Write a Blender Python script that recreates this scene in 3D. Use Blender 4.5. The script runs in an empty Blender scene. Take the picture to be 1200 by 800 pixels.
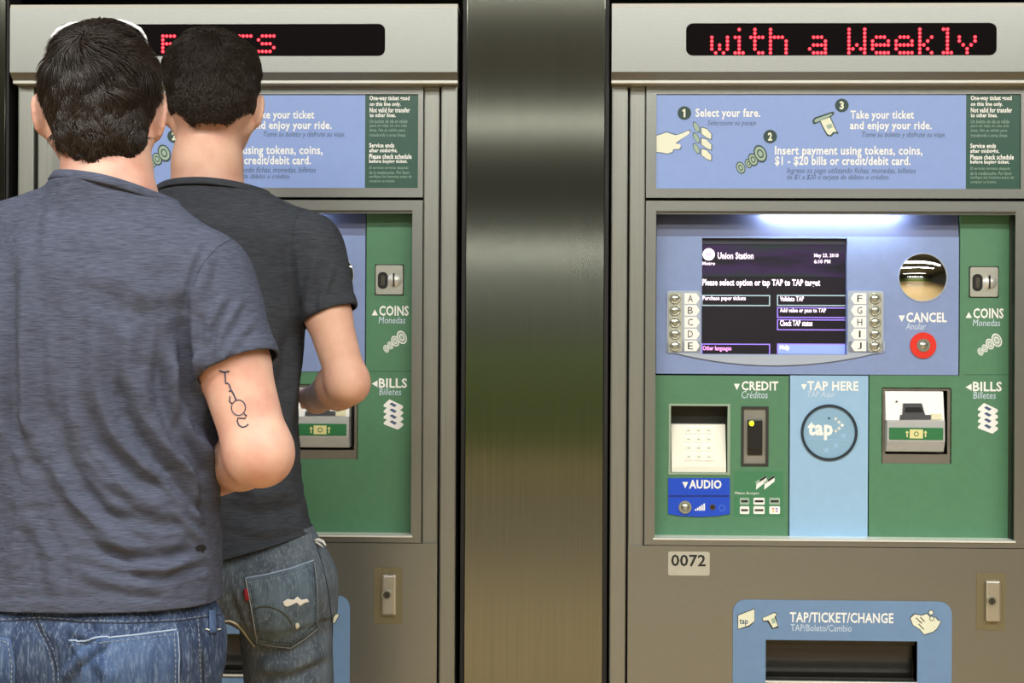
import bpy, bmesh, math, random
import numpy as np
from mathutils import Vector, Matrix, geometry
from mathutils.bvhtree import BVHTree

SC = bpy.context.scene
COL = SC.collection

# ------------------------------------------------------------------ camera
CAM_Y, CAM_Z, FPX = -2.976, 1.27, 1667.0
YAW, ROLL = math.radians(1.7), math.radians(0.28)
cam_data = bpy.data.cameras.new('camera')
cam_data.sensor_width = 36.0
cam_data.lens = 36.0 * FPX / 1200.0
cam_data.clip_start = 0.05
cam_data.clip_end = 100
cam = bpy.data.objects.new('camera', cam_data)
COL.objects.link(cam)
cam.matrix_world = Matrix.Translation((0, CAM_Y, CAM_Z)) @ Matrix.Rotation(YAW, 4, 'Z') @ Matrix.Rotation(math.pi / 2, 4, 'X') @ Matrix.Rotation(ROLL, 4, 'Z')
SC.camera = cam
CM = cam.matrix_world.copy()
EYE = CM.translation.copy()

# ------------------------------------------------------------------ world, exposure
SC.view_settings.view_transform = 'Standard'
SC.view_settings.look = 'None'
SC.view_settings.exposure = -0.03
SC.view_settings.gamma = 1.0
SC.view_settings.use_curve_mapping = False
wd = bpy.data.worlds.new('world')
SC.world = wd
wd.use_nodes = True
wd.node_tree.nodes['Background'].inputs[0].default_value = (0.8, 0.9, 1.0, 1)
wd.node_tree.nodes['Background'].inputs[1].default_value = 0.05


def area(name, loc, rot, sx, sy, power, color):
    ld = bpy.data.lights.new(name, 'AREA')
    ld.shape = 'RECTANGLE'
    ld.size, ld.size_y, ld.energy, ld.color = sx, sy, power, color
    o = bpy.data.objects.new(name, ld)
    o.location, o.rotation_euler = loc, rot
    COL.objects.link(o)
    return o


# the hall's fluorescent rows: (y, z, watts) - the light of the fittings built further down
LAMP_ROWS = [(-2.1, 2.95, 150), (-3.7, 3.1, 150), (-8.5, 3.1, 60), (-12.6, 2.33, 190)]
for ly, lz, pw in LAMP_ROWS:
    area('fluorescent_light', (0, ly, lz - 0.075), (0, 0, 0), 7.0, 0.26, pw, (1.0, 0.985, 0.93))


def ray(px, py):
    d = Vector(((px - 600) / FPX, -(py - 400) / FPX, -1.0))
    return (CM.to_3x3() @ d).normalized()


def W(px, py, y=0.0):
    """the point of the plane at depth y that the photograph shows at px, py"""
    d = ray(px, py)
    return EYE + d * ((y - EYE.y) / d.y)


# ------------------------------------------------------------------ materials
def lin(c):
    c = c / 255.0
    return c / 12.92 if c <= 0.04045 else ((c + 0.055) / 1.055) ** 2.4


def rgb(r, g, b):
    return (lin(r), lin(g), lin(b), 1)


MATS = {}


def mat(name, col, rough=0.5, metal=0.0, spec=0.5, noise=0.0, nscale=(60, 60, 60), bump=0.0, coat=0.0, emit=None, estr=0.0, sss=0.0, aniso=0.0, col2=None):
    if name in MATS:
        return MATS[name]
    m = bpy.data.materials.new(name)
    m.use_nodes = True
    nt = m.node_tree
    p = nt.nodes['Principled BSDF']
    p.inputs['Base Color'].default_value = col
    p.inputs['Roughness'].default_value = rough
    p.inputs['Metallic'].default_value = metal
    p.inputs['Specular IOR Level'].default_value = spec
    p.inputs['Coat Weight'].default_value = coat
    if aniso:
        p.inputs['Anisotropic'].default_value = aniso
    if emit:
        p.inputs['Emission Color'].default_value = emit
        p.inputs['Emission Strength'].default_value = estr
    if sss:
        p.inputs['Subsurface Weight'].default_value = sss
        p.inputs['Subsurface Radius'].default_value = (0.012, 0.005, 0.003)
    if noise or bump:
        tc = nt.nodes.new('ShaderNodeTexCoord')
        mp = nt.nodes.new('ShaderNodeMapping')
        mp.inputs['Scale'].default_value = nscale
        n = nt.nodes.new('ShaderNodeTexNoise')
        n.inputs['Detail'].default_value = 5
        n.inputs['Scale'].default_value = 1.0
        nt.links.new(tc.outputs['Object'], mp.inputs[0])
        nt.links.new(mp.outputs[0], n.inputs['Vector'])
        if noise:
            r = nt.nodes.new('ShaderNodeValToRGB')
            r.color_ramp.elements[0].position = 0.3
            r.color_ramp.elements[1].position = 0.7
            a = tuple(max(0, c * (1 - noise)) for c in col[:3]) + (1,)
            b = col2 or tuple(min(1, c * (1 + noise)) for c in col[:3]) + (1,)
            r.color_ramp.elements[0].color = a
            r.color_ramp.elements[1].color = b
            nt.links.new(n.outputs[0], r.inputs[0])
            nt.links.new(r.outputs[0], p.inputs['Base Color'])
        if bump:
            bm_ = nt.nodes.new('ShaderNodeBump')
            bm_.inputs['Strength'].default_value = min(1, bump)
            bm_.inputs['Distance'].default_value = 0.001
            nt.links.new(n.outputs[0], bm_.inputs['Height'])
            nt.links.new(bm_.outputs[0], p.inputs['Normal'])
    MATS[name] = m
    return m


STEEL = mat('brushed_steel', rgb(144, 146, 142), 0.34, 0.8, noise=0.035, nscale=(70, 70, 520), bump=0.04)
STEEL_V = mat('brushed_steel_upright', rgb(148, 150, 144), 0.38, 0.75, noise=0.06, nscale=(260, 6, 5), bump=0.05)
STEEL_PANEL = mat('polished_steel_panel', rgb(120, 122, 113), 0.10, 0.95, noise=0.08, nscale=(300, 3, 2.5), bump=0.02)
STEEL_DARK = mat('dark_steel', rgb(84, 82, 72), 0.5, 0.7, noise=0.1, nscale=(40, 40, 40))
STEEL_HIGHLIGHT = mat('steel_edge_highlight', rgb(238, 238, 230), 0.35, 0.25)  # painted highlight: steel whitened for edges that catch the overhead light
BLACK = mat('black_rubber', rgb(14, 14, 16), 0.6, noise=0.2)
BLACK_GLOSS = mat('black_gloss', rgb(10, 3, 5), 0.4, spec=0.04)
DARK = mat('dark_interior', rgb(52, 50, 44), 0.7, noise=0.1)
BLUE = mat('periwinkle_enamel', rgb(132, 152, 198), 0.42, noise=0.03)
SIGNBLUE = mat('sign_blue', rgb(142, 168, 226), 0.3, noise=0.02)
SIGNGREEN = mat('sign_dark_green', rgb(50, 88, 76), 0.32, noise=0.04)
GREEN = mat('green_enamel', rgb(82, 132, 100), 0.45, noise=0.04)
STICKER = mat('sticker_green', rgb(66, 130, 92), 0.4)
TAPBLUE = mat('light_blue_enamel', rgb(152, 192, 226), 0.45, noise=0.02)
TRAYBLUE = mat('tray_blue', rgb(112, 146, 186), 0.45, noise=0.03)
AUDIO = mat('audio_blue', rgb(20, 76, 205), 0.4)
WHITE = mat('print_white', rgb(244, 246, 244), 0.5)
CREAM = mat('print_cream', rgb(232, 236, 214), 0.5)
PALE = mat('print_pale_blue', rgb(205, 222, 240), 0.5)
ICONG = mat('print_sage', rgb(160, 184, 168), 0.5)
NAVY = mat('print_slate', rgb(70, 92, 128), 0.5)
DKGREEN = mat('print_bottle_green', rgb(36, 66, 62), 0.5)
PALEG = mat('print_pale_green', rgb(150, 180, 165), 0.5)
INK = mat('print_black', rgb(30, 32, 34), 0.5)
RED = mat('cancel_red', rgb(222, 48, 34), 0.4)
KEYPAD = mat('keypad_white', rgb(240, 240, 228), 0.45)
BUTTON = mat('button_metal', rgb(176, 180, 170), 0.3, 0.8)
BEZEL = mat('bezel_blue_grey', rgb(170, 182, 200), 0.4)
MIRROR = mat('mirror', rgb(235, 238, 235), 0.03, 1.0)
YLED = mat('yellow_led', rgb(230, 235, 40), 0.4, emit=rgb(235, 245, 40), estr=1.5)
LEDRED = mat('led_red', (1, 0.02, 0.04, 1), 0.4, emit=(1.0, 0.045, 0.07, 1), estr=3.2)
LEDHALO = mat('led_red_halo', (0.6, 0.0, 0.02, 1), 0.5, emit=(0.9, 0.0, 0.02, 1), estr=0.75)


def screen_mat():
    m = bpy.data.materials.new('lcd_screen')
    m.use_nodes = True
    nt = m.node_tree
    p = nt.nodes['Principled BSDF']
    p.inputs['Base Color'].default_value = rgb(14, 12, 18)
    p.inputs['Roughness'].default_value = 0.25
    tc = nt.nodes.new('ShaderNodeTexCoord')
    mp = nt.nodes.new('ShaderNodeMapping')
    mp.inputs['Scale'].default_value = (5, 1, 26)
    n = nt.nodes.new('ShaderNodeTexNoise')
    n.inputs['Scale'].default_value = 1.0
    n.inputs['Detail'].default_value = 2
    r = nt.nodes.new('ShaderNodeValToRGB')
    e = r.color_ramp.elements
    e[0].position, e[0].color = 0.35, rgb(22, 20, 30)
    e[1].position, e[1].color = 0.72, rgb(30, 58, 36)
    k = e.new(0.52)
    k.color = rgb(58, 34, 78)
    nt.links.new(tc.outputs['Object'], mp.inputs[0])
    nt.links.new(mp.outputs[0], n.inputs['Vector'])
    nt.links.new(n.outputs[0], r.inputs[0])
    nt.links.new(r.outputs[0], p.inputs['Emission Color'])
    p.inputs['Emission Strength'].default_value = 1.0
    return m


SCREEN = screen_mat()
SCREENDARK = mat('lcd_dark', rgb(14, 12, 18), 0.25, emit=rgb(28, 22, 32), estr=0.8)
SCRTXT = mat('lcd_white', rgb(240, 220, 240), 0.5, emit=rgb(255, 232, 255), estr=1.2)
SCRPINK = mat('lcd_pink', rgb(240, 150, 220), 0.5, emit=rgb(250, 165, 235), estr=1.1)
SCRBOX = mat('lcd_box', rgb(140, 160, 170), 0.5, emit=rgb(135, 160, 165), estr=0.9)
SCRPUR = mat('lcd_purple', rgb(130, 110, 200), 0.5, emit=rgb(128, 100, 205), estr=1.0)
SCRBLUE = mat('lcd_blue', rgb(120, 140, 230), 0.5, emit=rgb(122, 140, 225), estr=1.0)


# ------------------------------------------------------------------ building helpers
def org(parent):
    """world place of the thing that parent belongs to"""
    v = Vector((0, 0, 0))
    while parent is not None:
        v = v + parent.location
        parent = parent.parent
    return v


def obj(name, verts, faces, m, parent=None, smooth=False):
    me = bpy.data.meshes.new(name)
    o0 = org(parent)
    vs = np.asarray(verts, dtype=np.float64) - np.array(o0)
    me.from_pydata(vs.tolist(), [], faces if isinstance(faces, list) else faces.tolist())
    me.materials.append(m)
    if smooth:
        me.shade_smooth()
    o = bpy.data.objects.new(name, me)
    COL.objects.link(o)
    if parent is not None:
        o.parent = parent
    return o


def empty(name, loc, label, cat, group=None):
    o = bpy.data.objects.new(name, None)
    o.empty_display_size = 0.2
    COL.objects.link(o)
    o.location = loc
    o['label'], o['category'] = label, cat
    if group:
        o['group'] = group
    return o


def tag(o, label=None, cat=None, group=None, kind=None):
    for k, v in (('label', label), ('category', cat), ('group', group), ('kind', kind)):
        if v:
            o[k] = v
    return o


class MB:
    def __init__(s):
        s.v, s.f = [], []

    def add(s, vs, fs):
        n = len(s.v)
        s.v += [tuple(v) for v in vs]
        s.f += [tuple(i + n for i in f) for f in fs]
        return s

    def box(s, x0, x1, y0, y1, z0, z1):
        vs = [(x0, y0, z0), (x1, y0, z0), (x1, y1, z0), (x0, y1, z0), (x0, y0, z1), (x1, y0, z1), (x1, y1, z1), (x0, y1, z1)]
        return s.add(vs, [(0, 3, 2, 1), (4, 5, 6, 7), (0, 1, 5, 4), (1, 2, 6, 5), (2, 3, 7, 6), (3, 0, 4, 7)])

    def prism(s, pts, y0, y1):
        """pts: (x, z) outline; y0 front, y1 back"""
        n = len(pts)
        a = sum(pts[i][0] * pts[(i + 1) % n][1] - pts[(i + 1) % n][0] * pts[i][1] for i in range(n))
        if a < 0:
            pts = pts[::-1]
        vs = [(x, y0, z) for x, z in pts] + [(x, y1, z) for x, z in pts]
        fs = [tuple(range(n)), tuple(range(2 * n - 1, n - 1, -1))] + [(i, i + n, (i + 1) % n + n, (i + 1) % n) for i in range(n)]
        return s.add(vs, fs)

    def profile(s, yz, x0, x1):
        """extrude a (y, z) outline along x"""
        n = len(yz)
        a = sum(yz[i][0] * yz[(i + 1) % n][1] - yz[(i + 1) % n][0] * yz[i][1] for i in range(n))
        if a < 0:
            yz = yz[::-1]
        vs = [(x0, y, z) for y, z in yz] + [(x1, y, z) for y, z in yz]
        fs = [tuple(range(n - 1, -1, -1)), tuple(range(n, 2 * n))] + [(i, (i + 1) % n, (i + 1) % n + n, i + n) for i in range(n)]
        return s.add(vs, fs)

    def ring(s, c, r0, r1, y0, y1, n=40):
        """washer facing the viewer"""
        vs = []
        for r in (r0, r1):
            for y in (y0, y1):
                vs += [(c[0] + r * math.cos(2 * math.pi * i / n), y, c[1] + r * math.sin(2 * math.pi * i / n)) for i in range(n)]
        fs = []
        for i in range(n):
            j = (i + 1) % n
            fs += [(i, 2 * n + i, 2 * n + j, j), (2 * n + i, 3 * n + i, 3 * n + j, 2 * n + j), (n + i, n + j, 3 * n + j, 3 * n + i), (i, j, n + j, n + i)]
        return s.add(vs, fs)

    def dome(s, c, r, y, h, n=32, rings=6):
        """a disc at depth y that swells towards the viewer by h"""
        vs = [(c[0], y - h, c[1])]
        for k in range(1, rings + 1):
            a = k / rings
            rr = r * a
            yy = y - h * (1 - a * a)
            vs += [(c[0] + rr * math.cos(2 * math.pi * i / n), yy, c[1] + rr * math.sin(2 * math.pi * i / n)) for i in range(n)]
        fs = [(0, 1 + i, 1 + (i + 1) % n) for i in range(n)]
        for k in range(rings - 1):
            a, b = 1 + k * n, 1 + (k + 1) * n
            fs += [(a + i, b + i, b + (i + 1) % n, a + (i + 1) % n) for i in range(n)]
        return s.add(vs, fs)

    def grid(s, ins, outs, y0, y1):
        """plate of rectangles ins (x0,x1,z0,z1) less rectangles outs, y0 front, y1 back"""
        xs = sorted({v for r in ins + outs for v in r[:2]})
        zs = sorted({v for r in ins + outs for v in r[2:]})
        inside = lambda x, z, rs: any(r[0] < x < r[1] and r[2] < z < r[3] for r in rs)
        cell = lambda i, k: 0 <= i < len(xs) - 1 and 0 <= k < len(zs) - 1 and inside((xs[i] + xs[i + 1]) / 2, (zs[k] + zs[k + 1]) / 2, ins) and not inside((xs[i] + xs[i + 1]) / 2, (zs[k] + zs[k + 1]) / 2, outs)
        for i in range(len(xs) - 1):
            for k in range(len(zs) - 1):
                if not cell(i, k):
                    continue
                a, b, c, d = xs[i], xs[i + 1], zs[k], zs[k + 1]
                s.add([(a, y0, c), (b, y0, c), (b, y0, d), (a, y0, d)], [(0, 1, 2, 3)])
                s.add([(a, y1, c), (b, y1, c), (b, y1, d), (a, y1, d)], [(3, 2, 1, 0)])
                if not cell(i - 1, k):
                    s.add([(a, y0, c), (a, y1, c), (a, y1, d), (a, y0, d)], [(3, 2, 1, 0)])
                if not cell(i + 1, k):
                    s.add([(b, y0, c), (b, y1, c), (b, y1, d), (b, y0, d)], [(0, 1, 2, 3)])
                if not cell(i, k - 1):
                    s.add([(a, y0, c), (b, y0, c), (b, y1, c), (a, y1, c)], [(3, 2, 1, 0)])
                if not cell(i, k + 1):
                    s.add([(a, y0, d), (b, y0, d), (b, y1, d), (a, y1, d)], [(0, 1, 2, 3)])
        return s

    def build(s, name, m, parent=None, smooth=False, bevel=0.0, weld=True):
        o = obj(name, s.v, s.f, m, parent, smooth)
        if weld or bevel:
            bm = bmesh.new()
            bm.from_mesh(o.data)
            bmesh.ops.remove_doubles(bm, verts=bm.verts, dist=1e-6)
            if bevel:
                bmesh.ops.dissolve_limit(bm, angle_limit=0.01, verts=bm.verts, edges=bm.edges)
                es = [e for e in bm.edges if len(e.link_faces) == 2 and e.calc_face_angle(0) > 0.5]
                bmesh.ops.bevel(bm, geom=es, offset=bevel, segments=2, affect='EDGES', profile=0.6, clamp_overlap=True)
            bm.to_mesh(o.data)
            bm.free()
        return o


def XZ(x0, x1, y0, y1, dep):
    """picture rectangle -> (x0,x1,z0,z1) upright rectangle in the plane at depth dep"""
    xc, yc = (x0 + x1) / 2, (y0 + y1) / 2
    return (W(x0, yc, dep).x, W(x1, yc, dep).x, W(xc, y1, dep).z, W(xc, y0, dep).z)


def PZ(px, py, dep):
    p = W(px, py, dep)
    return (p.x, p.z)


def rrect(r, rad, n=6, corners=(1, 1, 1, 1)):
    """rounded rectangle outline; corners bl, br, tr, tl"""
    x0, x1, z0, z1 = r
    out = []
    for (cx, cz, a0, ok) in ((x0 + rad, z0 + rad, 180, corners[0]), (x1 - rad, z0 + rad, 270, corners[1]), (x1 - rad, z1 - rad, 0, corners[2]), (x0 + rad, z1 - rad, 90, corners[3])):
        if ok:
            for i in range(n + 1):
                a = math.radians(a0 + 90 * i / n)
                out.append((cx + rad * math.cos(a), cz + rad * math.sin(a)))
        else:
            out.append((cx + (rad if a0 in (270, 0) else -rad), cz + (rad if a0 in (0, 90) else -rad)))
    return out


_txt = {}


def text(body, x0, x1, y0, y1, dep, m, parent, bold=0.0, shear=0.0, name='lettering', thick=0.0004, serif=False):
    """lettering that fills the picture rectangle, its face just proud of the plane at depth dep"""
    key = (body, bold, shear)
    if key not in _txt:
        cu = bpy.data.curves.new('t', 'FONT')
        cu.body, cu.offset, cu.shear, cu.resolution_u = body, bold, shear, 2
        cu.space_character = 1.0 + bold * 2
        o = bpy.data.objects.new('t', cu)
        me = bpy.data.meshes.new_from_object(o)
        vs = np.array([v.co[:2] for v in me.vertices])
        fs = [tuple(p.vertices) for p in me.polygons]
        bpy.data.objects.remove(o)
        bpy.data.meshes.remove(me)
        _txt[key] = (vs, fs)
    vs, fs = _txt[key]
    a, b = vs.min(0), vs.max(0)
    r = XZ(x0, x1, y0, y1, dep)
    u = (vs - a) / (b - a)
    x = r[0] + u[:, 0] * (r[1] - r[0])
    z = r[2] + u[:, 1] * (r[3] - r[2])
    return obj(name, np.stack([x, np.full(len(x), dep - thick), z], 1), list(fs), m, parent)


def poly(name, pts, dep, m, parent, thick=0.0004, back=0.0):
    return MB().prism([PZ(x, y, dep) for x, y in pts], dep - thick, dep + back).build(name, m, parent, weld=False)


def copy_tree(o, parent=None):
    c = o.copy()
    COL.objects.link(c)
    if parent is not None:
        c.parent = parent
    for ch in list(o.children):
        copy_tree(ch, c)
    return c

# ================================================================== the hall (setting)
def struct(o):
    o['kind'] = 'structure'
    return o


M_FLOOR = mat('terrazzo_floor', rgb(196, 164, 116), 0.4, noise=0.18, nscale=(30, 30, 30))
M_TILE = mat('terrazzo_tile', rgb(200, 168, 120), 0.35, noise=0.15, nscale=(45, 45, 45))
M_CEIL = mat('ceiling_paint', rgb(108, 112, 104), 0.8, noise=0.1, nscale=(2, 2, 2))
M_WALL = mat('hall_wall', rgb(84, 88, 84), 0.6, noise=0.12, nscale=(1.5, 1.5, 1.5))
M_LAMP = mat('lamp_diffuser', rgb(250, 250, 240), 0.5, emit=(1.0, 0.98, 0.92, 1), estr=2.2)
HX, HY = 8.0, -13.0
struct(MB().box(-HX, HX, HY, 0.9, -0.12, -0.012).build('floor', M_FLOOR))
flo = bpy.data.objects['floor']
tile_me = None
for i in range(-5, 6):
    for k in range(0, 14):
        if tile_me is None:
            t = MB().box(-0.297, 0.297, -0.297, 0.297, -0.0119, 0.0).build('tile', M_TILE, flo)
            tile_me = t.data
        else:
            t = bpy.data.objects.new('tile', tile_me)
            COL.objects.link(t)
            t.parent = flo
        t.location = (i * 0.6, -0.62 - k * 0.6 + 0.3, 0)
struct(MB().box(-HX, HX, HY, 0.9, 3.3, 3.42).build('ceiling', M_CEIL))
struct(MB().box(-HX, HX, 0.78, 0.9, 0, 3.3).build('wall_back', M_WALL))
struct(MB().box(-HX - 0.12, -HX, HY, 0.9, 0, 3.3).build('wall_left', M_WALL))
struct(MB().box(HX, HX + 0.12, HY, 0.9, 0, 3.3).build('wall_right', M_WALL))
struct(MB().box(-HX, HX, HY - 0.12, HY, 0, 3.3).build('wall_front', M_WALL))
struct(MB().box(-HX + 0.001, HX - 0.001, HY + 0.001, HY + 0.03, 0.0, 1.25).build('trim_1', mat('green_wainscot', rgb(110, 132, 70), 0.5)))
for i, (ly, lz, pw) in enumerate(LAMP_ROWS):
    t = empty('ceiling_light', (0, ly, lz), 'long fluorescent fitting hung under the ceiling, %s row from the machines' % ('nearest second third fourth fifth'.split()[i]), 'light')
    MB().box(-3.6, 3.6, ly - 0.17, ly + 0.17, lz - 0.03, lz + 0.05).build('housing', STEEL_DARK, t, bevel=0.01)
    MB().box(-3.52, 3.52, ly - 0.14, ly + 0.14, lz - (0.06 if i < 3 else 0.072), lz - 0.03).build('diffuser', M_LAMP, t)
    for sx in (-2.5, 2.5):
        MB().box(sx - 0.01, sx + 0.01, ly - 0.01, ly + 0.01, lz + 0.05, 3.3).build('hanger', STEEL_DARK, t)

# ================================================================== ticket machine, modelled where the right one stands
FR, HO, RP = 0.0, -0.045, 0.040      # depths: frame front, header front, recessed fascia
xl, xr = W(717, 50, HO).x, W(1255, 50, HO).x
X = lambda px, dep=FR: W(px, 400, dep).x
Z = lambda py, dep=FR: W(960, py, dep).z


def make_machine():
    root = empty('ticket_machine', ((xl + xr) / 2, 0.3, 0), 'x', 'ticket machine', 'ticket vending machines')
    P = lambda b, name, m, bev=0.0: b.build(name, m, root, bevel=bev)
    zt = W(960, 2, HO).z
    # cabinet carcass behind everything
    P(MB().box(xl + 0.012, xr - 0.012, 0.161, 0.74, 0.0, zt - 0.01), 'cabinet', STEEL_DARK, 0.002)
    P(MB().box(xl + 0.03, xr - 0.03, 0.03, 0.09, 0.0, 0.09), 'plinth', BLACK)
    # header with a bevelled top and a lip below
    za, zb, zc, zd, ze = zt, W(960, 8.5, HO).z, W(960, 84, HO).z, W(960, 91, HO).z, W(960, 96, HO).z
    led = XZ(804, 1168, 27, 65, HO)
    hd = MB()
    hd.box(xl, led[0], HO, 0.09, zc, zb).box(led[1], xr, HO, 0.09, zc, zb)
    hd.box(led[0], led[1], HO, 0.09, led[3], zb).box(led[0], led[1], HO, 0.09, zc, led[2])
    hd = MB().grid([(xl, xr, zc, zb)], [led], HO, 0.09)
    header = P(hd, 'header_housing', STEEL)
    MB().profile([(HO, zb), (0.09, zb), (0.09, za), (HO + 0.012, za), (HO + 0.004, za - 0.002)], xl, xr).build('top_edge', STEEL_HIGHLIGHT, header)
    MB().profile([(HO, zc), (0.09, zc), (0.09, zd - 0.002), (HO + 0.018, zd - 0.002)], xl, xr).build('lower_bevel', STEEL, header)
    MB().box(xl, xr, HO + 0.016, 0.05, ze, zd - 0.002).build('drip_edge', mat('drip_edge_highlight', rgb(196, 196, 188), 0.35, 0.5), header, bevel=0.0015)  # pale colour paints the bright line of light along this edge
    # rounded black LED window
    ld = P(MB().box(led[0] - 0.004, led[1] + 0.004, HO + 0.0035, HO + 0.02, led[2] - 0.004, led[3] + 0.004), 'message_display', BLACK_GLOSS)
    R = 0.014
    for cx, cz, sx, sz in ((led[0], led[2], 1, 1), (led[1], led[2], -1, 1), (led[0], led[3], 1, -1), (led[1], led[3], -1, -1)):
        arc = [(cx + sx * (R - R * math.cos(a)), cz + sz * (R - R * math.sin(a))) for a in [math.pi / 2 * k / 6 for k in range(7)]]
        MB().prism([(cx, cz)] + arc, HO, HO + 0.0035).build('corner_fillet', STEEL, header)
    # outer frame stiles: strip, shadow gap, strip
    zf = ze + 0.0
    for s in (0, 1):
        m = lambda a: xl + a if s == 0 else xr - a
        lo = lambda a, b: (min(m(a), m(b)), max(m(a), m(b)))
        a, b = lo(0.002, 0.036)
        P(MB().box(a, b, -0.004, 0.09, 0.0, zf), 'outer_stile', STEEL_V, 0.0035)
        a, b = lo(0.0405, 0.0735)
        P(MB().box(a, b, 0.006, 0.09, 0.0, zf), 'inner_stile', STEEL_V, 0.003)
    xi0, xi1 = xl + 0.0745, xr - 0.0745
    rec = XZ(768, 1189, 251, 631.5, FR)
    tray = XZ(897, 1074.5, 750, 797.5, FR)
    P(MB().grid([(xl + 0.034, xr - 0.034, 0.0, zf)], [(rec[0] - 0.004, rec[1] + 0.004, rec[2] - 0.004, rec[3] + 0.024), (tray[0] - 0.004, tray[1] + 0.004, tray[2] - 0.026, tray[3] + 0.004)], 0.03, 0.089), 'frame_backing', BLACK)
    # instruction sign: frame plate with the sign let into it
    z1, z0 = Z(100), Z(232)
    sg = XZ(769, 1196.5, 110, 221, FR)
    P(MB().grid([(xi0, xi1, z0, z1)], [sg], FR, 0.03), 'sign_frame', STEEL)
    P(MB().box(xi0, xi1, 0.004, 0.03, Z(100) + 0.0005, zf), 'frame_gap', STEEL_DARK)
    sd = FR + 0.004
    xs = W(1132, 165, sd).x
    sign = P(MB().box(sg[0], xs, sd, 0.02, sg[2], sg[3]), 'instruction_sign', SIGNBLUE)
    note = P(MB().box(xs, sg[1], sd, 0.02, sg[2], sg[3]), 'notice_panel', SIGNGREEN)
    note['label'] = 'dark green notice panel with small print'
    sign['label'] = 'pale blue sign with the three buying steps'
    for (b, x0, x1, y0, y1) in (('One-way ticket good', 1137.5, 1185.5, 112, 119), ('on this line only.', 1137.5, 1175, 119.5, 125.5), ('Not valid for transfer', 1137.5, 1186, 126, 132), ('to other lines.', 1137.5, 1169, 132.5, 137.5),
                                ('Service ends', 1137, 1167, 168, 173.5), ('after midnight.', 1137, 1171, 174.5, 180.5), ('Please check schedule', 1137, 1188, 181, 187), ('before buying ticket.', 1137, 1183, 187.5, 193)):
        text(b, x0, x1, y0, y1, sd, WHITE, note, 0.03)
    for (b, x0, x1, y0, y1) in (('Un boleto de ida es válido', 1137.5, 1183, 140, 144.5), ('para un viaje en una sola', 1137.5, 1182, 145.5, 150), ('línea. No es válido para', 1137.5, 1180, 151, 155.5), ('transbordo a otras líneas.', 1137.5, 1181, 156.5, 160.5),
                                ('El servicio termina después', 1137, 1184, 195.5, 200), ('de la medianoche. Por favor', 1137, 1186, 201, 205), ('verifique los horarios antes de', 1137, 1188, 206, 210.5), ('comprar su boleto.', 1137, 1168, 211.5, 215.5)):
        text(b, x0, x1, y0, y1, sd, PALEG, note, 0.0, 0.2)
    for (b, x0, x1, y0, y1) in (('Select your fare.', 815, 891, 127, 140), ('Take your ticket', 996.5, 1071, 129.5, 142), ('and enjoy your ride.', 996, 1092, 142, 154.5),
                                ('Insert payment using tokens, coins,', 908, 1081, 171, 184.5), ('$1 - $20 bills or credit/debit card.', 908, 1067, 183, 195)):
        text(b, x0, x1, y0, y1, sd, WHITE, sign, 0.025)
    for (b, x0, x1, y0, y1) in (('Seleccione su pasaje', 829, 886, 141, 148.5), ('Tome su boleto y disfrute su viaje.', 1010, 1108, 154.5, 162.5), ('Ingrese su pago utilizando fichas, monedas, billetes', 922, 1073, 196.5, 205), ('de $1 a $20 o tarjeta de débito o crédito.', 922, 1042, 204.5, 212)):
        text(b, x0, x1, y0, y1, sd, NAVY, sign, 0.0, 0.25)
    for c, n in (((802, 132.5), '1'), ((902.5, 160), '2'), ((986.5, 123.5), '3')):
        MB().prism([PZ(c[0] + 8 * math.cos(a), c[1] + 8 * math.sin(a), sd) for a in np.linspace(0, 2 * math.pi, 25)[:-1]], sd - 0.0004, sd).build('numeral_disc', DKGREEN, sign, weld=False)
        if n == '1':
            x_, y_ = c
            poly('lettering', [(x_ - 2.8, y_ - 3.0), (x_ - 0.6, y_ - 4.8), (x_ + 1.2, y_ - 4.8), (x_ + 1.2, y_ + 4.8), (x_ - 0.9, y_ + 4.8), (x_ - 0.9, y_ - 2.4), (x_ - 2.0, y_ - 1.6)], sd - 0.0004, CREAM, sign)
        else:
            text(n, c[0] - 2.6, c[0] + 2.4, c[1] - 4.8, c[1] + 4.8, sd - 0.0004, CREAM, sign, 0.04)
    ic = lambda pts, m, dz=0.0004, par=sign, dep=None, nm='pictogram': poly(nm, pts, (sd if dep is None else dep) - dz + 0.0004, m, par)
    hand = [(769.3, 159), (776, 157), (781, 155), (787, 157), (792, 158.5), (800, 156), (806, 153), (808.6, 153.5), (808, 156.5), (801, 161), (794, 166), (791.5, 168), (797, 169), (798, 171.5), (796, 174.5), (789, 175), (788, 178), (782, 180), (775, 178.5), (769.3, 178)]
    ic([(769.2 if x < 770 else x + (0.9 if x > 785 else 0), y + (1.0 if y > 165 else -1.0)) for x, y in hand], NAVY, 0.0003)
    ic(hand, CREAM, 0.0006)
    for k in range(3):
        y = 149 + 12.5 * k
        el = [(816 + 4.9 * math.cos(a) * 0.8 - 2.5 * math.sin(a) * -0.6, y + 6.2 * math.sin(a) + 2 * math.cos(a)) for a in np.linspace(0, 2 * math.pi, 17)[:-1]]
        ic(el, DKGREEN, 0.0003)
        ic([(816 + (x - 816) * 0.82, y + (v - y) * 0.85) for x, v in el], ICONG, 0.0006)
        q = [(822, 149.5 + 12.5 * k), (828, 151 + 12.5 * k), (833.5, 157 + 12.5 * k), (833.3, 163 + 12.5 * k), (828, 161 + 12.5 * k), (822, 156.5 + 12.5 * k)]
        ic([(827.6 + (x - 827.6) * 1.17, 156 + 12.5 * k + (y - 156 - 12.5 * k) * 1.17) for x, y in q], DKGREEN, 0.0003)
        ic(q, CREAM, 0.0006)

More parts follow.
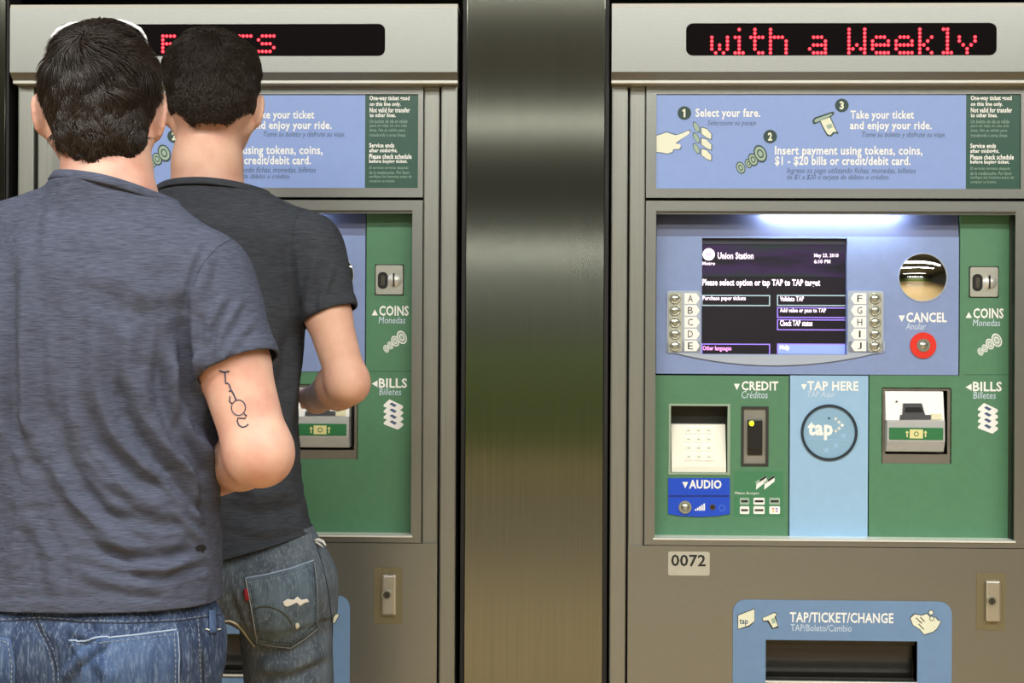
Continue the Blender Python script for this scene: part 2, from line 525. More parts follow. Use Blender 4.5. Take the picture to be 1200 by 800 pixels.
    def coins(cs, par, dep, ma, mb, mc, sx=0.75):
        for k, (cx, cy, r) in enumerate(cs):
            for j, (rr, mm) in enumerate(((1.0, ma), (0.82, mb), (0.5, ma), (0.34, mb))):
                pts = [(cx + r * rr * (sx * math.cos(a) + 0.2 * math.sin(a)), cy + r * rr * math.sin(a)) for a in np.linspace(0, 2 * math.pi, 17)[:-1]]
                poly('pictogram', pts, dep - 0.0005 * k - 0.00012 * j, mm, par, 0.0004)
    coins([(868, 196.5, 7.2), (877, 191.5, 5.5), (882.5, 187, 7.5), (891, 180, 10.2)], sign, sd, DKGREEN, ICONG, mc=None)
    # ticket coming out of a slot
    ic([(952, 141), (955, 137.5), (976, 130.5), (978, 133), (974, 137), (955, 145.5), (952.5, 145)], DKGREEN, 0.0003)
    ic([(954, 142), (956, 139.2), (974, 133), (975.5, 134), (972, 136.5), (956, 143.5)], ICONG, 0.0006)
    ic([(960, 141), (973, 136), (979.5, 151), (983, 157), (978, 156), (974, 160), (969, 159), (964, 150)], DKGREEN, 0.00045)
    ic([(961.5, 141.5), (972.3, 137.5), (978, 150), (980.5, 154.5), (976.5, 154.5), (973, 158.3), (969.7, 157), (965.5, 150)], CREAM, 0.0008)
    ic([(968, 147), (974, 144.5), (976, 149), (970.5, 151.5)], ICONG, 0.0010)

    # fascia frame round the recess
    zm0 = Z(640)
    rec = XZ(768, 1189, 251, 631.5, FR)
    z_top = Z(235.5)
    frame = P(MB().grid([(xi0, xi1, zm0, z_top)], [rec], FR - 0.001, 0.02), 'fascia_frame', STEEL, 0.0)
    MB().profile([(FR + 0.001, rec[2] + 0.0002), (RP + 0.01, rec[2] + 0.0002), (RP + 0.01, rec[2] - 0.004), (FR - 0.004, rec[2] - 0.004), (FR - 0.004, rec[2] - 0.0015)], rec[0] - 0.003, rec[1] + 0.003).build('ledge', STEEL_HIGHLIGHT, frame)
    for x0, x1 in ((rec[0] - 0.004, rec[0]), (rec[1], rec[1] + 0.004)):
        MB().box(x0, x1, FR + 0.0005, RP + 0.012, rec[2], rec[3] + 0.024).build('reveal', STEEL_DARK, frame)
    MB().box(rec[0] - 0.004, rec[1] + 0.004, FR + 0.0201, RP + 0.012, rec[3] + 0.022, rec[3] + 0.024).build('reveal', STEEL_DARK, frame)
    MB().box(rec[0], rec[1], FR - 0.005, FR - 0.001, rec[3] + 0.003, rec[3] + 0.0065).build('drip_edge', STEEL_DARK, frame, bevel=0.001)
    lamp = MB().box(W(900, 250, 0).x, W(1060, 250, 0).x, 0.0205, 0.029, rec[3] + 0.007, rec[3] + 0.021).build('hood_lamp', mat('hood_lamp', rgb(235, 240, 255), 0.4, emit=(0.85, 0.92, 1.0, 1), estr=80), frame)
    lamp['label'] = 'short white light tube under the top edge of the recess'

    # ------------- fascia panels (front at RP)
    d0 = RP
    b = lambda x0, x1, y0, y1: XZ(x0, x1, y0, y1, d0)
    zt2 = rec[3] + 0.0215
    # display panel
    dp = b(769, 1123.5, 277, 438.5)
    scr = b(822.5, 992.5, 279, 415)
    disp = P(MB().grid([dp], [scr], d0, d0 + 0.02), 'display_panel', BLUE)
    disp['label'] = 'blue grey display panel with the screen let in'
    # hood strip above it
    HOODM = mat('hood_gloss', rgb(84, 94, 130), 0.35)
    P(MB().profile([(d0 + 0.002, dp[3] + 0.0004), (d0 + 0.026, dp[3] + 0.0004), (d0 + 0.026, zt2), (d0 + 0.010, zt2)], dp[0], dp[1]), 'hood_strip', HOODM)['label'] = 'dark glossy strip above the display panel'
    P(MB().grid([(scr[0] - 0.003, scr[1] + 0.003, scr[2] - 0.003, scr[3] + 0.003)], [b(823, 992, 286, 414.6)], d0 + 0.010, d0 + 0.016), 'screen_bezel', mat('screen_bezel', rgb(52, 56, 72), 0.5))
    ds = d0 + 0.014
    bs = lambda x0, x1, y0, y1: XZ(x0, x1, y0, y1, ds)
    sc = P(MB().box(*(lambda r: (r[0], r[1], ds, ds + 0.006, r[2], r[3]))(bs(821, 994, 283, 417))), 'screen', SCREENDARK)
    sc['label'] = 'dark screen with the ticket menu lit on it'
    MB().box(*(lambda r: (r[0], r[1], ds - 0.0003, ds, r[2], r[3]))(bs(822, 993, 287, 324))).build('screen_banner', SCREEN, sc)
    d1 = ds - 0.0003
    rp = [PZ(830.5 + 7.2 * math.cos(a), 298 + 7.2 * math.sin(a), d1) for a in np.linspace(0, 2 * math.pi, 25)[:-1]]
    MB().prism(rp, d1 - 0.0003, d1).build('screen_emblem', SCRTXT, sc, weld=False)
    text('M', 827.6, 833.4, 295, 301, d1 - 0.0004, SCRPINK, sc, 0.04)
    text('Metro', 823, 838, 306.5, 310.5, d1, SCRTXT, sc, 0.02)
    text('Union Station', 841, 883, 295.5, 303.5, d1, SCRTXT, sc, 0.03)
    text('May 23, 2010', 954, 982.5, 297, 302.5, d1, SCRTXT, sc, 0.02)
    text('6:10 PM', 954, 973, 304, 308.5, d1, SCRTXT, sc, 0.02)
    text('Please select option or tap TAP to TAP target', 823, 961, 327, 337, d1, SCRTXT, sc, 0.03)

    def box_outline(x0, x1, y0, y1, m, fill=None):
        r, q = bs(x0, x1, y0, y1), bs(x0 + 1.3, x1 - 1.3, y0 + 1.3, y1 - 1.3)
        MB().grid([r], [q], d1 - 0.0002, ds).build('screen_field', m, sc)
        if fill:
            MB().box(q[0], q[1], d1 - 0.0001, ds, q[2], q[3]).build('screen_field', fill, sc)
    for (x0, x1, y0, y1, m) in ((822, 902.5, 345.5, 358.5, SCRBOX), (910.5, 994, 345.5, 358.5, SCRBOX), (910.5, 994, 360, 372.5, SCRPUR), (910.5, 994, 374, 387, SCRPUR), (822, 902.5, 402.5, 416, SCRPUR)):
        box_outline(x0, x1, y0, y1, m)
    box_outline(910.5, 994, 402.5, 416, SCRPUR, SCRBLUE)
    text('Purchase paper tickets', 823.5, 874, 346.8, 353, d1 - 0.0002, SCRTXT, sc, 0.02)
    text('Validate TAP', 914, 942, 347, 353, d1 - 0.0002, SCRTXT, sc, 0.02)
    text('Add value or pass to TAP', 914, 968, 361, 367.5, d1 - 0.0002, SCRTXT, sc, 0.02)
    text('Check TAP status', 914, 952, 375, 382, d1 - 0.0002, SCRTXT, sc, 0.02)
    text('Other languages', 823.5, 857, 405, 412, d1 - 0.0002, SCRPINK, sc, 0.02)
    text('Help', 914, 925, 404, 411, d1 - 0.0002, SCRTXT, sc, 0.02)
    # curved bezel under the screen
    out = [(781, 345), (783, 341), (822, 341)]
    arc = [(781 + 256 * t, 411 + 17 * (1 - (2 * t - 1) ** 2)) for t in np.linspace(0, 1, 25)]
    lowb = [(781, 400)] + arc + [(1037, 400), (993.2, 400), (993.2, 415.4), (821.8, 415.4), (821.8, 400)]
    P(MB().prism([PZ(x, y, d0 - 0.004) for x, y in lowb], d0 - 0.004, d0), 'screen_apron', BEZEL, 0.0)['label'] = 'pale curved bezel under the screen'
    for side, names, bx, tx in ((0, 'ABCDE', 791, (802, 820)), (1, 'FGHIJ', 1025.5, (997, 1015))):
        x0, x1 = (781.5, 821) if side == 0 else (994, 1035.5)
        P(MB().prism(rrect(XZ(x0, x1, 340.5, 413.5, d0 - 0.004), 0.006), d0 - 0.004, d0), 'button_surround', BEZEL)
        sx0, sx1 = (783.5, 799.5) if side == 0 else (1017.5, 1033.5)
        P(MB().prism(rrect(XZ(sx0, sx1, 342.5, 412, d0 - 0.0055), 0.006), d0 - 0.0055, d0 - 0.004), 'button_strip', mat('strip_putty', rgb(176, 178, 164), 0.5))
        for k in range(5):
            cy = 349.7 + 13.85 * k
            c = PZ(bx, cy, d0 - 0.0055)
            bt = P(MB().ring(c, 0.0085, 0.0115, d0 - 0.0075, d0 - 0.005, 28).dome(c, 0.0088, d0 - 0.006, 0.003, 24, 4), 'option_button', BUTTON)
            for p_ in bt.data.polygons:
                p_.use_smooth = True
            t0, t1 = tx
            if side == 0:
                pts = [(t0, cy - 6.3), (t1 - 4, cy - 6.3), (t1, cy), (t1 - 4, cy + 6.3), (t0, cy + 6.3)]
            else:
                pts = [(t1, cy - 6.3), (t0 + 4, cy - 6.3), (t0, cy), (t0 + 4, cy + 6.3), (t1, cy + 6.3)]
            tg = poly('letter_tag', pts, d0 - 0.0045, WHITE, root, 0.0008)
            lx = (t0 + t1) / 2 + (-2 if side == 0 else 1.5)
            hw = 1.0 if names[k] == 'I' else (2.2 if names[k] == 'J' else 2.9)
            text(names[k], lx - hw, lx + hw, cy - 4, cy + 4, d0 - 0.0053, INK, tg, 0.0)
    # convex mirror
    c = PZ(1081.5, 325, d0)
    mi = P(MB().dome(c, 0.0503, d0 - 0.0005, 0.011, 64, 12), 'convex_mirror', MIRROR)
    mi['label'] = 'round convex mirror'
    for p_ in mi.data.polygons:
        p_.use_smooth = True
    MB().ring(c, 0.0500, 0.0515, d0 - 0.002, d0, 64).build('mirror_rim', BEZEL, mi)

    def label(par, dep, body, box, sub, sbox, arrow, adir, sheer=0.12):
        text(body, *box, dep, WHITE, par, 0.028)
        text(sub, *sbox, dep, PALE, par, 0.0, sheer)
        x0, x1, y0, y1 = arrow
        pts = {'down': [(x0, y0), (x1, y0), ((x0 + x1) / 2, y1)], 'up': [(x0, y1), (x1, y1), ((x0 + x1) / 2, y0)], 'left': [(x1, y0), (x1, y1), (x0, (y0 + y1) / 2)]}[adir]
        poly('arrow_mark', pts, dep, WHITE, par)
    label(disp, d0, 'CANCEL', (1062, 1109.5, 366, 377.5), 'Anular', (1061.5, 1085, 378.5, 386), (1053, 1060.5, 369.5, 377), 'down')
    c = PZ(1081.5, 404.5, d0)
    cb = P(MB().ring(c, 0.0135, 0.0272, d0 - 0.004, d0, 48), 'cancel_ring', RED)
    cb['label'] = 'red ring round the cancel button'
    o = MB().ring(c, 0.0095, 0.0137, d0 - 0.006, d0, 32).dome(c, 0.0098, d0 - 0.004, 0.004, 24, 4).build('cancel_button', BUTTON, cb)
    # green fascia: column on the right + bottom field, with the bill recess cut through
    g1, g2 = b(1125, 1188.5, 251, 440), b(1018.5, 1188.5, 440, 630)
    g1 = (g1[0], rec[1], g2[3], zt2)
    g2 = (g2[0], rec[1], g2[2], g2[3])
    bill = b(1034, 1114, 455, 543)
    coin = b(1138, 1168.5, 314, 346.5)
    gr = P(MB().grid([g1, g2], [bill], d0, d0 + 0.02), 'coin_and_bill_panel', GREEN)
    gr['label'] = 'green panel with the coin and bill inlets'
    P(MB().box(rec[0], rec[1], d0 + 0.076, d0 + 0.08, rec[2], rec[3]), 'fascia_backing', BLACK)
    # coin inlet
    cz = XZ(1137, 1169.5, 313, 347.5, d0 - 0.003)
    cp = P(MB().prism(rrect(cz, 0.004), d0 - 0.003, d0), 'coin_inlet', mat('cast_zinc', rgb(186, 188, 178), 0.4, 0.6, noise=0.05))
    MB().ring(PZ(1153, 330, d0), 0, 0, 0, 0, 4)
    rr_ = MB().grid([(cz[0] - 0.002, cz[1] + 0.002, cz[2] - 0.002, cz[3] + 0.002)], [cz], d0 - 0.0012, d0).build('gasket', INK, cp)
    MB().prism(rrect(XZ(1139.5, 1151.5, 321, 341, d0 - 0.0032), 0.0095), d0 - 0.0034, d0 - 0.003).build('reject_opening', BLACK, cp)
    MB().prism(rrect(XZ(1143.5, 1148, 325, 337, d0 - 0.0036), 0.003), d0 - 0.0040, d0 - 0.0034).build('reject_lever', STEEL_DARK, cp)
    kn = MB().dome(PZ(1159.8, 331, d0 - 0.003), 0.0150, d0 - 0.003, 0.006, 32, 6).build('coin_knob', mat('satin_chrome', rgb(205, 206, 200), 0.45, 0.5), cp, smooth=True)
    r = XZ(1159, 1160.9, 322.5, 338, d0 - 0.009)
    MB().box(r[0], r[1], d0 - 0.0094, d0 - 0.004, r[2], r[3]).build('coin_slot', BLACK, cp)
    label(gr, d0, 'COINS', (1140.5, 1176, 361, 373), 'Monedas', (1140, 1172, 374, 382), (1131.5, 1139, 365.5, 372.5), 'up')
    coins([(1149, 412, 4.5), (1154, 408, 4.6), (1160, 403, 6.4), (1168, 398.5, 8)], gr, d0, WHITE, ICONG, None)
    label(gr, d0, 'BILLS', (1140, 1174, 447, 458.5), 'Billetes', (1140.5, 1167, 459, 467), (1131.5, 1138.5, 449.5, 457.5), 'left')
    for k in (3, 2, 1, 0):
        y = 472.5 + 7 * k
        poly('pictogram', [(1146, y + 6), (1153, y - 0.5), (1169, y + 7), (1169.5, y + 9.5), (1163, y + 14.5), (1146, y + 8)], d0 - 0.00025 * (3 - k), WHITE, gr, 0.0006)
        poly('pictogram', [(1153, y + 5), (1156, y + 3.2), (1162, y + 6.5), (1159, y + 8.8)], d0 - 0.00025 * (3 - k) - 0.0007, NAVY, gr, 0.0002)
    poly('panel_seam', [(1129, 438.6), (1186, 438.6), (1186, 439.2), (1129, 439.2)], d0, DKGREEN, gr, 0.0002)
    # bill acceptor
    dk = mat('recess_grey', rgb(120, 116, 106), 0.5, 0.3, noise=0.05)
    ac = empty('bill_acceptor', (0, 0, 0), None, None)
    del ac['label'], ac['category']
    bpy.data.objects.remove(ac)
    tub = MB()
    x0, x1, z0, z1 = bill
    tub.box(x0 - 0.002, x0, d0 + 0.0, d0 + 0.07, z0, z1).box(x1, x1 + 0.002, d0, d0 + 0.07, z0, z1).box(x0, x1, d0, d0 + 0.07, z1, z1 + 0.002).box(x0, x1, d0 + 0.07, d0 + 0.075, z0, z1)
    P(tub, 'bill_recess', BLACK)
    e = MB().grid([(x0, x1, z0, z1)], [b(1038, 1110.5, 457.5, 532)], d0 + 0.002, d0 + 0.006)
    P(e, 'recess_liner', dk)
    P(MB().profile([(d0 + 0.001, z0), (d0 + 0.068, z0 + 0.004), (d0 + 0.068, z0 + 0.03)], x0, x1), 'recess_sill', dk)
    fy = d0 - 0.012
    A = lambda a, c_, u, v, dep=fy: XZ(a, c_, u, v, dep)
    q = A(1038.5, 1107, 458.5, 528.5)
    zA, zB, zC = Z(492, fy), Z(516, fy), Z(528.5, fy)
    unit = P(MB().profile([(d0 + 0.06, q[3]), (fy + 0.012, q[3]), (fy, zA), (d0 + 0.06, zA)], q[0], q[1]), 'bill_acceptor', mat('acceptor_white', rgb(240, 242, 240), 0.35), 0.001)
    unit['label'] = 'white bill acceptor mouth with grey and green lower lip'
    gy = mat('acceptor_grey', rgb(176, 180, 180), 0.4, noise=0.03)
    MB().profile([(d0 + 0.06, zA - 0.0003), (fy - 0.003, zA - 0.0003), (fy - 0.005, zB), (fy + 0.006, zC), (d0 + 0.06, zC)], q[0] + 0.001, q[1]).build('lower_lip', gy, unit, bevel=0.001)
    g = A(1042, 1105, 501, 515, fy - 0.0048)
    MB().box(g[0], g[1], fy - 0.0062, fy, g[2], g[3]).build('lip_band', mat('lip_green', rgb(48, 120, 74), 0.4), unit)
    g = A(1066, 1081.5, 503, 513.5, fy - 0.0062)
    MB().box(g[0], g[1], fy - 0.0066, fy - 0.006, g[2], g[3]).build('bill_mark', mat('bill_cream', rgb(226, 222, 160), 0.5), unit)
    c = PZ(1073.8, 508.3, fy - 0.0066)
    MB().ring(c, 0.0035, 0.0052, fy - 0.0069, fy - 0.006, 20).build('bill_mark', mat('lip_green', rgb(48, 120, 74)), unit)
    for xx in (1063, 1084.5):
        poly('arrow_mark', [(xx, 504.3), (xx + 2.2, 507), (xx + 0.7, 507), (xx + 0.7, 512), (xx - 0.7, 512), (xx - 0.7, 507), (xx - 2.2, 507)], fy - 0.0062, mat('bill_cream', rgb(226, 222, 160)), unit)
    mz = mat('mouth_grey', rgb(74, 78, 84), 0.45)
    MB().prism([PZ(x, y, fy) for x, y in ((1054, 491.5), (1055, 486), (1057.5, 486), (1059, 472.5), (1080, 472.5), (1084, 486), (1090.5, 486), (1090.5, 491.5))], fy - 0.0015, fy + 0.01).build('mouth', mz, unit)
    MB().prism([PZ(x, y, fy) for x, y in ((1060, 483), (1061, 477), (1079.5, 477), (1081.5, 483))], fy - 0.0022, fy).build('bill_slot', BLACK, unit)
    g = A(1091.5, 1103.5, 484.5, 491.5)
    MB().box(g[0], g[1], fy - 0.0015, fy + 0.01, g[2], g[3]).build('status_window', mat('status_cream', rgb(232, 232, 200), 0.4), unit)
    MB().prism([PZ(1051.5 + 1.1 * math.cos(a), 470.5 + 1.1 * math.sin(a), fy) for a in np.linspace(0, 6.28, 9)[:-1]], fy + 0.004, fy + 0.02).build('screw', INK, unit)
    # tap panel
    tp = b(925.5, 1017, 440, 630)
    tap = P(MB().box(tp[0], tp[1], d0 - 0.0005, d0 + 0.02, rec[2], tp[3]), 'tap_panel', TAPBLUE)
    tap['label'] = 'light blue panel with the round card target'
    dt = d0 - 0.0005
    text('TAP HERE', 946, 1006, 446.5, 457.5, dt, WHITE, tap, 0.028)
    text('TAP Aquí', 946, 978, 458.5, 467, dt, PALE, tap, 0.0, 0.15)
    poly('arrow_mark', [(938.5, 450), (945.5, 450), (942, 457)], dt, WHITE, tap)
    c = PZ(971.5, 506.5, dt)
    tg = P(MB().ring(c, 0.0, 0.054, dt - 0.0005, dt, 64), 'tap_target', mat('tap_disc', rgb(140, 180, 210), 0.3))
    MB().ring(c, 0.0540, 0.0592, dt - 0.004, dt, 72).build('target_ring', mat('target_ring', rgb(34, 48, 62), 0.4), tg)
    dt -= 0.0005
    text('tap', 946.5, 976, 494, 515.5, dt, WHITE, tg, 0.04)
    for k in range(3):
        for (dx, dy) in ((0, 0), (3.8, 4.0), (7.4, 7.6), (3.8, 11.2), (0, 14.4)):
            if k == 0 or (k == 1 and dx < 7):
                x, y = 979.5 + dx - 3.9 * k * 1.0 * (0 if k == 0 else 0.0), 490.5 + dy
                poly('pictogram', [(x - 2.3, y), (x, y - 2.3), (x + 2.3, y), (x, y + 2.3)], dt, WHITE, tg)
    for (x, y, m) in ((986, 508, 5), (977, 519, 5), (966, 525, 5)):
        poly('pictogram', [(x, y), (x + m, y), (x + m, y + m), (x, y + m)], dt, TAPBLUE, tg, 0.0002)
    MB().ring(PZ(971.5, 490, dt), 0, 0.0026, dt - 0.001, dt, 12).build('sensor_dot', NAVY, tg)
    poly('pictogram', [(946, 513.4), (996, 515.2), (996, 515.9), (946, 514.2)], dt, TAPBLUE, tg, 0.0002)
    # credit panel
    cr = b(768, 924, 440, 630)
    cr = (rec[0], cr[1], rec[2], cr[3])
    key = b(786, 852.5, 475.5, 553.5)
    rdr = b(869.5, 899.5, 477, 545)
    cp = P(MB().grid([cr], [key, rdr], d0, d0 + 0.02), 'credit_panel', GREEN)
    cp['label'] = 'green panel with the keypad and card slot'
    label(cp, d0, 'CREDIT', (869, 912, 446.5, 457.5), 'Créditos', (869, 899.5, 458, 466.5), (860, 867, 449.5, 457), 'down')
    kp = P(MB().grid([b(783.5, 855.5, 473, 556)], [key], d0 - 0.002, d0 + 0.001), 'keypad_frame', mat('keypad_rim', rgb(150, 172, 150), 0.5))
    x0, x1, z0, z1 = key
    P(MB().box(x0 - 0.003, x0, d0 + 0.01, d0 + 0.05, z0, z1).box(x1, x1 + 0.003, d0 + 0.01, d0 + 0.05, z0, z1).box(x0, x1, d0 + 0.01, d0 + 0.05, z1, z1 + 0.003).box(x0, x1, d0 + 0.045, d0 + 0.05, z0, z1), 'keypad_recess', DARK)
    zk = Z(498, d0 + 0.02)
    pad = P(MB().profile([(d0 + 0.002, z0), (d0 + 0.044, z0), (d0 + 0.044, zk), (d0 + 0.02, zk), (d0 + 0.002, z0 + 0.012)], x0 + 0.002, x1 - 0.002), 'keypad', KEYPAD, 0.001)
    pad['label'] = 'white sloping keypad'
    # keys lie on the sloping face
    zs0 = z0 + 0.012
    sl = lambda z: d0 + 0.002 + (z - zs0) / (zk - zs0) * 0.018
    kx0, kx1 = W(801, 520, d0 + 0.01).x, W(836.5, 520, d0 + 0.01).x
    kz0, kz1 = Z(541, d0 + 0.01), Z(500.5, d0 + 0.01)
    MB().profile([(sl(kz0) - 0.0008, kz0), (sl(kz1) - 0.0008, kz1), (sl(kz1) + 0.003, kz1), (sl(kz0) + 0.003, kz0)], kx0, kx1).build('key_field', mat('key_field', rgb(250, 250, 244), 0.5), pad)
    for a_ in range(3):
        for b_ in range(4):
            cx = kx0 + (kx1 - kx0) * (a_ + 0.5) / 3
            za_ = kz0 + (kz1 - kz0) * (b_ + 0.5) / 4
            MB().profile([(sl(za_ - 0.007) - 0.0022, za_ - 0.007), (sl(za_ + 0.007) - 0.0022, za_ + 0.007), (sl(za_ + 0.007) + 0.001, za_ + 0.007), (sl(za_ - 0.007) + 0.001, za_ - 0.007)], cx - 0.0085, cx + 0.0085).build('key', KEYPAD, pad)
            text('#0*987654321'[(3 - b_) * -3 + 9 + a_] if False else '123456789*0#'[(3 - b_) * 3 + a_], 0, 10, 0, 10, 0, INK, pad) if False else None
            MB().box(cx - 0.0028, cx + 0.0028, sl(za_) - 0.0026, sl(za_), za_ - 0.001, za_ + 0.001).build('key_mark', mat('key_mark', rgb(170, 172, 172)), pad)
    # card reader
    x0, x1, z0, z1 = rdr
    crd = P(MB().grid([b(868.5, 900.5, 476, 546)], [b(871.5, 897.5, 479, 543)], d0 - 0.002, d0 + 0.004), 'card_reader', mat('reader_black', rgb(50, 52, 50), 0.4))
    MB().box(x0, x1, d0 + 0.002, d0 + 0.008, z0, z1).build('face_plate', mat('reader_plate', rgb(150, 150, 142), 0.4, 0.5, noise=0.04), crd)
    r = b(876, 893, 491.5, 533)
    MB().box(r[0], r[1], d0 - 0.008, d0 + 0.004, r[2] + 0.012, r[3]).build('guide', mat('reader_guide', rgb(26, 26, 26), 0.35), crd, bevel=0.002)
    MB().profile([(d0 - 0.008, r[2] + 0.0122), (d0 + 0.003, r[2] + 0.0122), (d0 + 0.003, r[2]), (d0 - 0.001, r[2])], r[0], r[1]).build('guide_ramp', mat('reader_guide', rgb(26, 26, 26)), crd)
    r = b(882.5, 889, 494, 530)
    MB().box(r[0], r[1], d0 - 0.0086, d0 - 0.007, r[2] + 0.01, r[3]).build('card_slot', mat('slot_black', rgb(4, 4, 4), 0.6), crd)
    MB().dome(PZ(881, 496, d0 - 0.008), 0.0056, d0 - 0.008, 0.002, 20, 3).build('status_light', YLED, crd)
    # audio module
    aud = P(MB().prism([PZ(x, y, d0) for x, y in ((783, 560), (855, 560), (855, 601.5), (842, 604), (819, 605.2), (796, 604), (783, 601.5))], d0 - 0.003, d0), 'audio_panel', AUDIO)
    aud['label'] = 'bright blue audio panel with a jack and a volume button'
    da = d0 - 0.003
    text('AUDIO', 807.5, 845.5, 562, 572.5, da, WHITE, aud, 0.035)
    poly('arrow_mark', [(799.5, 564.5), (806.5, 564.5), (803, 572)], da, WHITE, aud)
    poly('seam', [(783.4, 580), (854.6, 580), (854.6, 582), (783.4, 582)], da, mat('audio_seam', rgb(14, 44, 130)), aud, 0.0003)
    c = PZ(802.7, 594, da)
    MB().ring(c, 0.009, 0.0135, da - 0.004, da, 32).dome(c, 0.0092, da - 0.002, 0.004, 24, 4).build('volume_button', BUTTON, aud)
    for k in range(5):
        x = 814.3 + 2.5 * k
        poly('pictogram', [(x, 598), (x + 1.8, 598), (x + 1.8, 596 - 1.6 * k), (x, 596.4 - 1.6 * k)], da, WHITE, aud)
    MB().ring(PZ(835, 594, da), 0, 0.0062, da - 0.0012, da, 24).build('audio_jack', mat('jack', rgb(90, 84, 70), 0.4, 0.6), aud)
    MB().ring(PZ(835, 594, da), 0, 0.0035, da - 0.0016, da, 20).build('jack_hole', BLACK, aud)
    MB().ring(PZ(846, 595, da), 0.0055, 0.0068, da - 0.0004, da, 20).build('pictogram', mat('audio_print', rgb(90, 130, 220)), aud)
    # accepted cards sticker
    r = b(860, 917.5, 552, 605)
    stk = P(MB().box(r[0], r[1], d0 - 0.0006, d0, r[2], r[3]), 'card_sticker', STICKER)
    stk['label'] = 'darker green sticker with small card marks'
    dk2 = d0 - 0.0006
    for dx in (0, 9.5):
        poly('pictogram', [(885 + dx, 564.5), (898 + dx, 556.5), (899 + dx, 559), (886 + dx, 567)], dk2, ICONG, stk)
        poly('pictogram', [(886.5 + dx, 567), (898.5 + dx, 559.8), (898 + dx, 564), (886 + dx, 573.5)], dk2, WHITE, stk)
        poly('pictogram', [(890 + dx, 561.8), (898 + dx, 556.8), (898.5 + dx, 559), (890.5 + dx, 564)], dk2 - 0.0003, INK, stk, 0.0003)
    text('Metro Accepts:', 861.5, 890, 576, 580, dk2, WHITE, stk)
    for r_, rowy in enumerate(((583, 591), (593, 602))):
        for c_, xx in enumerate(((867, 878), (883, 896), (901.5, 914))):
            fill = WHITE if (r_ == 1 or c_ == 1) else ICONG
            MB().prism(rrect(XZ(xx[0], xx[1], rowy[0], rowy[1], dk2), 0.002, 3), dk2 - 0.0004, dk2).build('card_mark', fill, stk, weld=False)
            ym = (rowy[0] + rowy[1]) / 2
            if (r_, c_) == (1, 2):
                for k, mm in enumerate((RED, AUDIO, YLED, mat('mark_violet', rgb(150, 90, 170)))):
                    x = 905 + 4 * (k % 2)
                    y = 595 + 3 * (k // 2)
                    poly('card_mark', [(x, y), (x + 2.4, y), (x + 2.4, y + 1.9), (x, y + 1.9)], dk2 - 0.0004, mat('mark%d' % k, [rgb(230, 140, 130), rgb(130, 150, 220), rgb(230, 210, 130), rgb(180, 140, 190)][k]), stk)
            else:
                poly('card_mark', [(xx[0] + 1.5, ym - 1.2), (xx[1] - 1.5, ym - 1.2), (xx[1] - 1.5, ym + 1.4), (xx[0] + 1.5, ym + 1.4)], dk2 - 0.0004, INK if r_ == 0 else STEEL_DARK, stk)
    # ------------- lower door
    tray = XZ(897, 1074.5, 750, 797.5, FR)
    ldr = P(MB().grid([(xl + 0.0405, xr - 0.0405, 0.09, zm0 - 0.0015)], [tray], FR - 0.001, 0.03), 'lower_door', STEEL)
    lp = MB()
    r = XZ(1144, 1177.5, 671, 738, FR)
    P(MB().prism(rrect(r, 0.002), FR - 0.0022, FR), 'lock_plate', mat('lock_recess', rgb(140, 134, 108), 0.45, 0.7))
    r = XZ(1153.5, 1171, 679.5, 727, FR)
    lk = P(MB().box(r[0], r[1], FR - 0.012, FR - 0.002, r[2], r[3]), 'lock', mat('lock_chrome', rgb(196, 196, 190), 0.3, 0.8), 0.004)
    c = PZ(1162, 704, FR - 0.012)
    MB().ring(c, 0.0, 0.008, FR - 0.0150, FR - 0.012, 24).build('lock_cylinder', STEEL_DARK, lk)
    MB().ring(c, 0.0075, 0.0105, FR - 0.0155, FR - 0.012, 24).build('lock_collar', BUTTON, lk)
    MB().box(c[0] - 0.001, c[0] + 0.001, FR - 0.0156, FR - 0.014, c[1] - 0.005, c[1] + 0.005).build('keyhole', BLACK, lk)
    # change tray with blue surround
    zlow = Z(960)
    so = XZ(858.5, 1115, 703.5, 900, FR - 0.002)
    pts = rrect((so[0], so[1], so[2], so[3]), 0.026, 8)
    sur = MB()
    x0, x1, z0, z1 = so
    R = 0.026
    for nm_ in (0,):
        top = [(x, z) for x, z in pts if z > tray[3]]
        # upper, lower, and side fields around the opening
        sur.prism([(x0, tray[3])] + [(x1, tray[3])] + [(x1 - R + R * math.cos(a), z1 - R + R * math.sin(a)) for a in np.linspace(0, math.pi / 2, 9)] + [(x0 + R - R * math.sin(a), z1 - R + R * math.cos(a)) for a in np.linspace(0, math.pi / 2, 9)], FR - 0.003, FR)
        sur.box(x0, tray[0], FR - 0.003, FR, tray[2], tray[3]).box(tray[1], x1, FR - 0.003, FR, tray[2], tray[3])
        sur.prism([(x1, tray[2]), (x0, tray[2])] + [(x0 + R - R * math.cos(a), z0 + R - R * math.sin(a)) for a in np.linspace(0, math.pi / 2, 9)] + [(x1 - R + R * math.sin(a), z0 + R - R * math.cos(a)) for a in np.linspace(0, math.pi / 2, 9)], FR - 0.003, FR)
    ts = P(sur, 'tray_surround', TRAYBLUE)
    ts['label'] = 'blue rounded surround of the change tray'
    dd = FR - 0.003
    text('TAP/TICKET/CHANGE', 925.5, 1047, 717.5, 729.5, dd, WHITE, ts, 0.022)
    text('TAP/Boleto/Cambio', 926.5, 998, 731.5, 739.5, dd, PALE, ts)
    poly('pictogram', [(864, 720.5), (884.5, 712.5), (884.5, 728), (878, 734), (864.5, 737.5)], dd, INK, ts, 0.0003)
    poly('pictogram', [(865, 721), (884, 713.5), (884, 727.5), (877.5, 732.5), (865, 736.5)], dd, CREAM, ts, 0.0006)
    text('tap', 866.5, 876.5, 725, 733, dd - 0.0006, NAVY, ts, 0.02)
